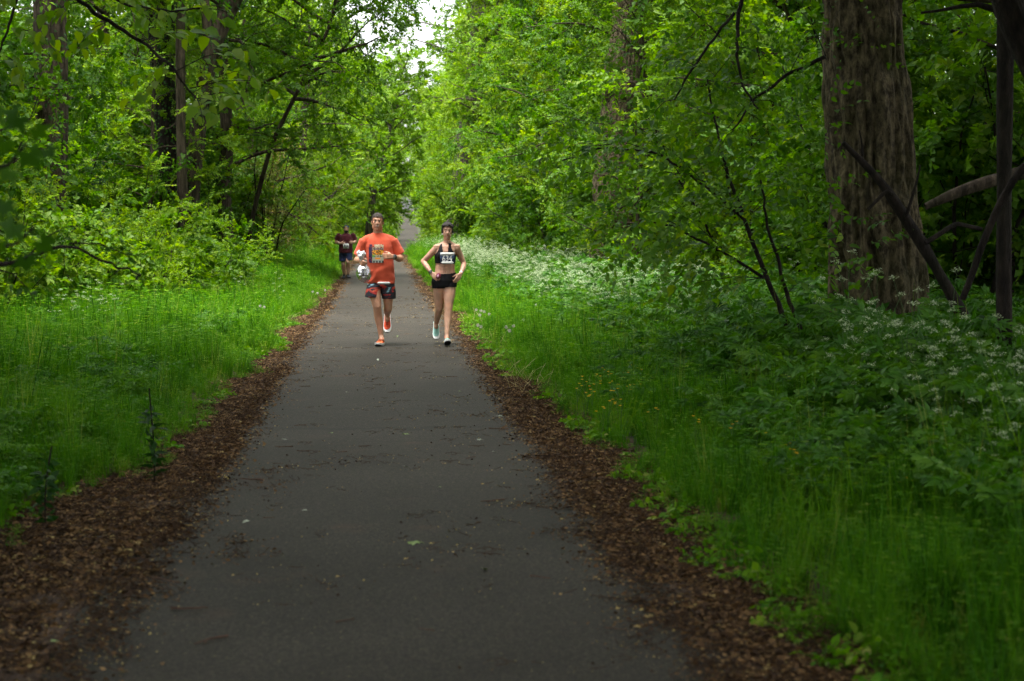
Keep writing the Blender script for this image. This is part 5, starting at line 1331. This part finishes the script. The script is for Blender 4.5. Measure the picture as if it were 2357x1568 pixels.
def hair_cap(name, T, w, h, mat, parent, blobs, cutz, vox=.007, dsp=.004, freq=70):
    b = Body()
    b.ball(T(0, .012, h * .29), (w * 1.08, w * 1.31, h * .79)); 
    for c, r_ in blobs: b.ball(T(*c), r_)
    o = b.build(name, mat, vox, 1, parent, disp=lambda co: (vnoise(co * freq, 3) - .5) * dsp * 2)
    me = o.data; bm_ = bmesh.new(); bm_.from_mesh(me)
    Tc = Vector(T(0, 0, 0)); dead = [v for v in bm_.verts if cutz(v.co - Tc)]
    bmesh.ops.delete(bm_, geom=dead, context='VERTS'); bm_.to_mesh(me); bm_.free(); return o
w_, h_ = .077, .118
hair_cap("hair", T, w_, h_, M['hair_grey'], man, [], lambda v: v.z < (.062 - .20 * max(0, abs(v.x) - .056) / .02 * .02 / .02 * .1 if v.y < -.03 else -.02 - .0 * v.y) or (v.y < -.03 and v.z < .068 - 1.6 * max(0, abs(v.x) - .058)))
# shirt
sb = Body()
sb.loft([(.028, -.005, .845, .190, .135, -.03), (.025, -.005, .90, .187, .134), (.022, -.005, 1.00, .180, .134), (.018, -.005, 1.12, .180, .136), (.008, 0, 1.24, .188, .138), (0, 0, 1.34, .192, .135), (-.004, .005, 1.43, .168, .112), (-.008, .010, 1.480, .124, .092), (-.012, .012, 1.522, .080, .078)], power=2.3)
for sh, el, sx in ((shR, elR, -1), (shL, elL, 1)):
    s0 = Vector(sh); e0 = Vector(el); mid_ = s0.lerp(e0, .80); 
    sb.cap(s0 + Vector((-sx * .012, 0, -.016)), s0 + Vector((sx * .002, 0, -.03)), .066, .070)
    d_ = (mid_ - s0); mt_ = Matrix.Translation((s0 + mid_) / 2) @ d_.to_track_quat('Z', 'Y').to_matrix().to_4x4()
    bmesh.ops.create_cone(sb.bm, cap_ends=True, segments=20, radius1=.070, radius2=.082, depth=d_.length, matrix=mt_)
    sb.cap((s0.x * .25 - .006, .008, 1.478), (s0.x * .90, 0, 1.428), .048, .062); sb.cap((s0.x * .45, .005, 1.38), (s0.x * .95, 0, 1.40), .076, .066)
def folds(co):
    x, y, z = co[:, 0], co[:, 1], co[:, 2]
    k = np.clip((1.20 - z) / .3, .15, 1)
    f = np.sin(38 * (z - .55 * x) + 3 * vnoise(co * 7, 2) * 2) * .0045 * k + (vnoise(co * np.array([9, 9, 16]), 6) - .5) * .018 * k
    u = np.clip((z - 1.2) / .15, 0, 1); return f + (vnoise(co * np.array([14, 14, 7]), 9) - .5) * .014 * u
shirt = sb.build("shirt", M['shirt_red'], .0085, 3, man, folds)
bvh = BVHTree.FromPolygons([v.co for v in shirt.data.vertices], [p.vertices for p in shirt.data.polygons])
M['p_navy'] = simple("print_navy", (.03, .02, .06), .8); M['p_cream'] = simple("print_cream", (.50, .45, .30), .8); M['p_org'] = simple("print_orange", (.85, .30, .02), .8); M['p_yel'] = simple("print_yellow", (.80, .50, .05), .8); M['p_grn'] = simple("print_green", (.12, .40, .08), .8); M['p_dark'] = simple("print_dark", (.03, .03, .03), .8); M['p_red'] = simple("print_red", (.30, .04, .03), .8); M['p_grey'] = simple("print_grey", (.30, .33, .28), .8)
PM_ = ['p_navy', 'p_cream', 'p_org', 'p_yel', 'p_grn', 'p_dark', 'p_red', 'p_grey']
def pick_print(i, j):
    u, v = i / 29, 1 - j / 35; h1 = hash3(i * 1, j * 1, 3, 5); h2 = hash3(i // 2, j // 2, 7, 9)
    if u < .22: return 0 if h2 > .18 else 6
    if v < .18: return (1 if h1 > .35 else 6) if u > .36 or v > .1 else None
    if v < .30: return 7 if h1 > .5 else (5 if h1 > .2 else 6)
    if v < .52: return (2 if h2 > .35 else 5) if (i // 2) % 2 == 0 or v > .46 else (3 if h1 > .5 else 5)
    if v < .60: return 2 if h1 > .6 else (6 if h1 > .3 else 4)
    if v < .70: return 4 if u < .38 else (1 if h1 > .45 else 5)
    if v < .86: return 2 if ((u - .62) / .2) ** 2 + ((v - .77) / .055) ** 2 < 1 else (7 if (j % 2) else 1)
    return 5 if (i // 3) % 2 and v > .9 else 7
surf_patch("chest_print", bvh, pm(402, 0)[0], pm(546, 0)[0], pm(0, 604)[2], pm(0, 424)[2], 30, 36, -1, .0035, PM_, pick_print, man)
# collar
pts = [(-.014 + .083 * math.cos(a), .004 + .080 * math.sin(a), 1.505 + .028 * math.sin(a)) for a in np.linspace(0, 2 * math.pi, 33)]
g = Geo(); tube(g, pts, .0065, 6); obj("collar", g.mesh("collar", M['shirt_red'], True), man)
# shorts: two wide legs and the hip part
st_ = Body()
st_.loft([(.02, 0, .80, .185, .130), (.02, 0, .86, .180, .125), (.02, 0, .90, .172, .120)])
st_.loft([(-.098, -.055, .655, .100, .118, -.02), (-.082, -.03, .74, .104, .120), (-.06, .0, .84, .108, .12), (-.05, 0, .88, .10, .11)]); st_.loft([(.128, .0, .635, .090, .108, .02), (.122, .0, .74, .100, .115), (.10, .0, .84, .105, .115), (.09, 0, .88, .1, .11)])
shorts = st_.build("shorts", M['marbled'], .0085, 2, man, lambda co: (vnoise(co * np.array([12, 12, 6]), 4) - .5) * .016)
fb = lambda x: -.150 + .6 * (x - .05) ** 2
sheet("race_bib", fb, pm(482, 0)[0], pm(612, 0)[0], pm(0, 812)[2], pm(0, 790)[2], 'white', man, cut=.012)
shoe(man, (.022, -.058, .112), (-.20, -1, .02), (.04, .02, 1), 1.06, 'orange', collar='black')
shoe(man, (.108, .385, .375), (0, -.42, -.88), (.0, -.86, .46), 1.06, 'coral', collar='black')
ring_band("wristwatch", (.205, -.182, 1.202), Vector(wrL) - Vector(elL), .036, .030, 'watch', man, ((.200, -.222, 1.212), (-.1, -1, .2), .021))
# foil bag held in the fist
M['foil'] = simple("silver_foil", (.72, .70, .73), .24, metallic=1.0, var=.15, scale=14, bump=1.0, bscale=26); M['plastic'] = simple("crumpled_clear_plastic", (.70, .70, .72), .2, metallic=.0, bump=1.0, bscale=40, spec=.9)
bag = empty("foil_bag", (0, MD, 0)); tag(bag, "round silver foil bag with crumpled clear neck, clutched in the running man's hand", "bag")
fo = Body(); fo.ball((-.203, -.235, .985), (.100, .080, .124), (0, -.18, 0)); fo.cap((-.215, -.24, 1.06), (-.225, -.245, 1.125), .045, .016)
fo.build("foil", M['foil'], .006, 1, bag, lambda co: (np.abs(vnoise(co * 26, 3) - .5)) * .016 + (vnoise(co * 60, 5) - .5) * .005)
pl_ = Body(); pl_.cap((-.232, -.25, 1.165), (-.240, -.25, 1.225), .022, .052); pl_.ball((-.268, -.25, 1.262), (.022, .03, .032)); pl_.ball((-.215, -.25, 1.250), (.040, .032, .034))
pl_.build("plastic_neck", M['plastic'], .006, 1, bag, lambda co: (vnoise(co * 45, 3) - .5) * .03)
ff = lambda x: -.322 + 3.0 * (x + .215) ** 2
for q, (ch, dz) in enumerate((("D", .045), ("O", .015), ("R", -.020))): text_on("lettering", ch, ff, -.215 + .004 * q, .985 + dz, .026, .026, 'ink', bag, .004, .03)

# ---- running woman
b = Body()
def woman_core():
    b = Body(); X = lambda c: _c(c)
    b.loft([(.882, 0, .80, .155, .105), (.884, 0, .88, .160, .112), (.888, 0, .96, .146, .098), (.890, 0, 1.03, .132, .088), (.892, 0, 1.10, .128, .088), (.895, 0, 1.20, .140, .098), (.900, 0, 1.28, .140, .098), (.908, .0, 1.335, .118, .078), (.914, .0, 1.375, .060, .058)])
    b.ball((.845, -.070, 1.215), (.058, .045, .055)); b.ball((.940, -.070, 1.215), (.058, .045, .055))
    hR, hL = (.805, 0, .86), (.955, 0, .86); kR, kL = (.815, .03, .50), (.932, -.085, .505); aR, aL = (.780, .31, .285), (.908, -.19, .135)
    b.chain([hR, (.808, .01, .68), kR], [.092, .076, .054]); b.chain([kR, (.803, .12, .43), (.79, .22, .35), aR], [.050, .052, .040, .031]); b.ball((.815, .002, .505), (.032, .026, .038))
    b.chain([hL, (.945, -.04, .68), kL], [.094, .080, .054]); b.chain([kL, (.924, -.10, .38), (.914, -.15, .25), aL], [.050, .052, .039, .031]); b.ball((.932, -.112, .505), (.032, .026, .038))
    b.cap(aR, (.778, .30, .23), .031, .03); b.cap(aL, (.905, -.22, .10), .031, .03)
    return b
WX = 0
wom = empty("person", (0, MD, float(H(.9, MD)) + .004)); tag(wom, "woman with short dark hair running in black crop top and shorts, bib 634", "person")
core = woman_core(); coreo = core.build("core", M['skin_f'], .0068, 3, None)
b = woman_core()
b.chain([(.914, .01, 1.345), (.920, .0, 1.47)], [.050, .047])
T = head(b, (.924, -.015, 1.540), .068, .107, tilt=0.03, yaw=.0, jaw=.70)
shR, shL = (.785, .0, 1.318), (1.045, .0, 1.318); elR, elL = (.597, .06, 1.135), (1.148, .05, 1.115); wrR, wrL = (.702, -.10, .985), (1.100, -.10, .972)
b.ball(shR, (.055, .055, .058)); b.ball(shL, (.055, .055, .058)); b.cap((.882, .015, 1.385), (.80, .005, 1.338), .028, .036); b.cap((.966, .015, 1.385), (1.03, .005, 1.338), .028, .036); b.cap((.85, .02, 1.335), shR, .048, .048); b.cap((.97, .02, 1.335), shL, .048, .048)
b.chain([shR, (.70, .03, 1.235), elR], [.052, .045, .035]); b.chain([elR, (.64, -.01, 1.075), wrR], [.036, .036, .024])
b.chain([shL, (1.09, .03, 1.225), elL], [.052, .045, .035]); b.chain([elL, (1.135, -.01, 1.05), wrL], [.036, .036, .024])
hand(b, (.708, -.105, .975), (.62, -.45, -.62), (.3, .8, -.1), (.6, 0, .6), curl=.55, sc=.93)
hand(b, (1.096, -.108, .962), (-.55, -.25, -.75), (-.4, .8, -.1), (-.7, 0, .5), curl=.35, sc=.93)
def muscle(co):
    x, y, z = co[:, 0] - .891, co[:, 1], co[:, 2]
    band = np.clip((z - .95) / .03, 0, 1) * np.clip((1.115 - z) / .02, 0, 1) * (y < 0)
    d = -.007 * np.exp(-(x / .012) ** 2) - .006 * (np.exp(-((np.abs(x) - .058) / .014) ** 2)) - .003 * (np.cos(z * 130) > .6) * np.exp(-(x / .05) ** 2)
    navel = -.010 * np.exp(-((x / .009) ** 2 + ((z - .995) / .010) ** 2))
    col = np.exp(-((z - 1.335 - .10 * np.abs(x)) / .010) ** 2) * .006 * (y < 0) * (np.abs(x) > .02)
    return (d + navel) * band + col + (vnoise(co * 16, 4) - .5) * .004
b.build("body", M['skin_f'], .0062, 3, wom, muscle)
face_bits(T, .068, .107, wom)
hair_cap("hair", T, .068, .107, M['hair'], wom, [((0.0, -.035, .085), (.062, .045, .032)), ((-.045, -.01, .075), (.035, .05, .035)), ((.045, -.01, .07), (.038, .05, .04)), ((.066, .02, .02), (.016, .035, .05)), ((-.066, .02, .02), (.016, .035, .05)), ((.0, .02, .10), (.06, .07, .035))],
         lambda v: (v.y < -.025 and v.z < .068 - 1.2 * max(0, abs(v.x) - .040)) or v.z < -.03, dsp=.009, freq=55)
def tight(name, src, mask, off, mat, parent):
    bm_ = bmesh.new(); bm_.from_mesh(src.data); bmesh.ops.delete(bm_, geom=[f for f in bm_.faces if not mask(f.calc_center_median())], context='FACES')
    bm_.normal_update(); 
    for v in bm_.verts: v.co += v.normal * off
    me = bpy.data.meshes.new(name); bm_.to_mesh(me); bm_.free(); me.materials.clear(); me.materials.append(M[mat]); [setattr(p, 'use_smooth', True) for p in me.polygons]
    o = obj(name, me, parent); md = o.modifiers.new("thick", 'SOLIDIFY'); md.thickness = .004; md.offset = -.2; return o
def bra_mask(c):
    x, y, z = c; cx = .893
    if z < 1.112: return False
    if z < 1.225: return True
    dx = abs(x - cx)
    scoop = y < 0 and dx < .042 + .03 * max(0, (z - 1.245) / .13) * .3 and z > 1.232 + 3.5 * dx * dx
    k = min(1, (z - 1.225) / .13); inner = .030 + .012 * k; outer = .078 + .060 * (1 - k) ** 2.2
    return z < 1.395 and inner < dx < outer and (y < .03 or z > 1.33)
tight("crop_top", coreo, bra_mask, .006, 'black', wom)
tight("shorts", coreo, lambda c: (.775 + (.02 if c[0] > .89 else 0)) < c[2] < .967 + .02 * ((c[0] - .888) / .14) ** 2, .007, 'black', wom)
bvh = BVHTree.FromPolygons([v.co for v in coreo.data.vertices], [p.vertices for p in coreo.data.polygons])
fw = flat_bib("b", bvh, .893, 1.205, .19, .13, -1, wom, .014)
bib = sheet("race_bib", fw, _c(1099), _c(1241), pm(0, 616)[2], pm(0, 505)[2], 'bibnavy', wom, cut=0)
sheet("bib_strip", fw, _c(1101), _c(1239), pm(0, 533)[2], pm(0, 504)[2], 'white', bib, dy=.003, cut=.004)
sheet("bib_strip", fw, _c(1108), _c(1232), pm(0, 616)[2], pm(0, 592)[2], 'white', bib, dy=.003, cut=.012)
text_on("bib_number", "634", fw, _c(1168), pm(0, 561)[2], .132, .082, 'white', bib, .004, .015)
bpy.data.objects.remove(coreo)
shoe(wom, (.780, .325, .262), (.0, -.38, -.90), (.0, -.88, .42), .95, 'mint', collar='coral')
shoe(wom, (.908, -.185, .118), (.02, -.95, .20), (0, .2, .97), .95, 'mint', collar='coral')
ring_band("wristwatch", (.694, -.090, .996), Vector(wrR) - Vector(elR), .028, .026, 'watch', wom, ((.690, -.122, 1.003), (-.2, -1, .2), .019))
ring_band("wristband", (1.104, -.085, .986), Vector(wrL) - Vector(elL), .027, .020, 'bandw', wom)
for sx_ in (-1, 1):
    g = Geo(); tube(g, [(.924 + sx_ * .070, -.030, 1.520), (.924 + sx_ * .070, -.034, 1.494)], [.005, .0035], 8); obj("earbud", g.mesh("earbud", M['foam'], True), wom)
M['flask'] = simple("dark_pink_rubber", (.22, .03, .06), .4); M['pinkface'] = simple("pale_pink_label", (.75, .45, .60), .4)
fk = Body(); fk.ball((.795, -.165, .948), (.034, .018, .045), (0, .35, 0)); fko = fk.build("gel_pouch", M['flask'], .006, 1); fko.location = (0, MD, 0); tag(fko, "small dark pink pouch held in the running woman's hand at her waist", "pouch")
lb = Body(); lb.ball((.789, -.182, .946), (.014, .006, .022), (0, .35, 0)); lb.build("label_patch", M['pinkface'], .004, 1, fko)

# ---- third runner
RD = 55.0; rw = WP(796.4, 640, RD)
run = empty("person", (rw.x, RD, float(H(rw.x, RD)) + .004)); tag(run, "bearded man in a maroon T-shirt, navy shorts and blue headband running farther back", "person")
def pr(cx, cy, y=0.0): return ((cx - 350) * .001316, y, (1415 - cy) * .001316)
b = Body()
b.loft([(.0, 0, .82, .20, .15), (.0, 0, .95, .205, .165), (.0, 0, 1.10, .20, .165), (.01, 0, 1.25, .20, .15), (.01, 0, 1.36, .18, .12), (.01, 0, 1.42, .12, .10)])
b.chain([(.012, .02, 1.40), (.015, 0, 1.52)], [.075, .07]); T = head(b, (.018, -.01, 1.60), .084, .120, jaw=.95)
aR_ = [pr(185, 360), pr(130, 460, .03), pr(115, 525, .05)]; aL_ = [pr(530, 360), pr(575, 450, .03), pr(590, 500, .05)]
b.chain(aR_, [.075, .065, .055]); b.chain([aR_[-1], pr(190, 545, -.14), pr(225, 545, -.24)], [.055, .045, .033]); b.chain(aL_, [.075, .065, .055]); b.chain([aL_[-1], pr(560, 520, -.12), pr(540, 530, -.20)], [.055, .045, .033])
hand(b, pr(232, 544, -.25), (.95, -.2, .05), (.2, .9, 0), (0, 0, 1), .8, 1.05); hand(b, pr(535, 530, -.21), (-.9, -.3, .1), (-.2, .9, 0), (0, 0, 1), .8, 1.05)
kR_, kL_ = pr(290, 1060, -.04), pr(398, 1000, -.16); b.chain([(-.09, 0, .85), kR_], [.11, .066]); b.chain([(.10, 0, .85), kL_], [.11, .068]); b.chain([kR_, pr(288, 1130, .0), pr(300, 1290, .06)], [.062, .064, .042]); b.chain([kL_, pr(402, 1120, -.06), pr(400, 1285, -.02)], [.064, .066, .042])
b.build("body", M['skin_r'], .011, 2, run); face_bits(T, .084, .12, run)
hair_cap("hair", T, .084, .12, M['hair'], run, [], lambda v: (v.y < -.03 and v.z < .07) or v.z < -.02, vox=.011)
bd = Body(); bd.ball(T(0, -.045, -.080), (.066, .052, .055)); bd.ball(T(-.06, -.01, -.05), (.02, .045, .05)); bd.ball(T(.06, -.01, -.05), (.02, .045, .05)); bd.build("beard", M['hair'], .01, 1, run, lambda co: (vnoise(co * 60, 3) - .5) * .012)
M['band_b'] = simple("blue_headband", (.03, .07, .25), .7); hb = ring_band("headband", T(0, .012, .062), (0, 0.05, 1), .092, .040, 'band_b', run)
fh = lambda x: -.118 + 2.5 * (x - .018) ** 2
sheet("headband_print", fh, -.025, .045, 1.648, 1.676, 'p_yel', hb); sheet("headband_print", fh, -.035, .055, 1.672, 1.684, 'white', hb, dy=.002)
sb = Body(); sb.loft([(.0, 0, .835, .228, .175), (.0, 0, .95, .228, .185), (.0, 0, 1.10, .222, .185), (.01, 0, 1.25, .222, .17), (.01, 0, 1.37, .205, .14), (.01, .01, 1.42, .15, .11), (.012, .01, 1.455, .09, .09)], power=2.3)
for a_ in (aR_, aL_):
    s0 = Vector(a_[0]); e0 = Vector(a_[0]).lerp(Vector(a_[1]), 1.0) + Vector((0, 0, -.01)); d_ = e0 - s0
    bmesh.ops.create_cone(sb.bm, cap_ends=True, segments=18, radius1=.082, radius2=.086, depth=d_.length, matrix=Matrix.Translation((s0 + e0) / 2) @ d_.to_track_quat('Z', 'Y').to_matrix().to_4x4()); sb.cap(s0, s0 * .98, .080, .08)
sh = sb.build("shirt", M['maroon'], .012, 3, run, lambda co: (vnoise(co * np.array([8, 8, 12]), 6) - .5) * .02)
st_ = Body(); st_.loft([(-.11, -.02, .555, .115, .13), (-.10, 0, .70, .12, .14), (-.09, 0, .84, .12, .14)]); st_.loft([(.105, -.10, .60, .112, .12), (.105, -.05, .72, .118, .135), (.09, 0, .84, .12, .14)]); st_.loft([(0, 0, .76, .21, .155), (0, 0, .86, .205, .155)])
st_.build("shorts", M['navy'], .012, 2, run, lambda co: (vnoise(co * 9, 4) - .5) * .014)
bvh = BVHTree.FromPolygons([v.co for v in sh.data.vertices], [p.vertices for p in sh.data.polygons])
fr_ = flat_bib("b", bvh, pr(358, 0)[0], pr(0, 615)[2], .18, .15, -1, run, .01)
bib = sheet("race_bib", fr_, pr(288, 0)[0], pr(430, 0)[0], pr(0, 675)[2], pr(0, 556)[2], 'white', run)
text_on("bib_number", "824", fr_, pr(358, 0)[0], pr(0, 615)[2], .125, .085, 'ink', bib, .004, .03)
shoe(run, (pr(300, 1290)[0], .065, .115), (-.02, -1, 0), (0, 0, 1), 1.08, 'shoe_dark', sole='rubber', collar='rubber'); shoe(run, (pr(402, 1285)[0], -.02, .145), (.28, -1, -.05), (.05, 0, 1), 1.08, 'shoe_dark', sole='rubber', collar='rubber')
ring_band("wristband", pr(196, 546, -.155), (.5, -1, 0), .043, .028, 'bandw', run)
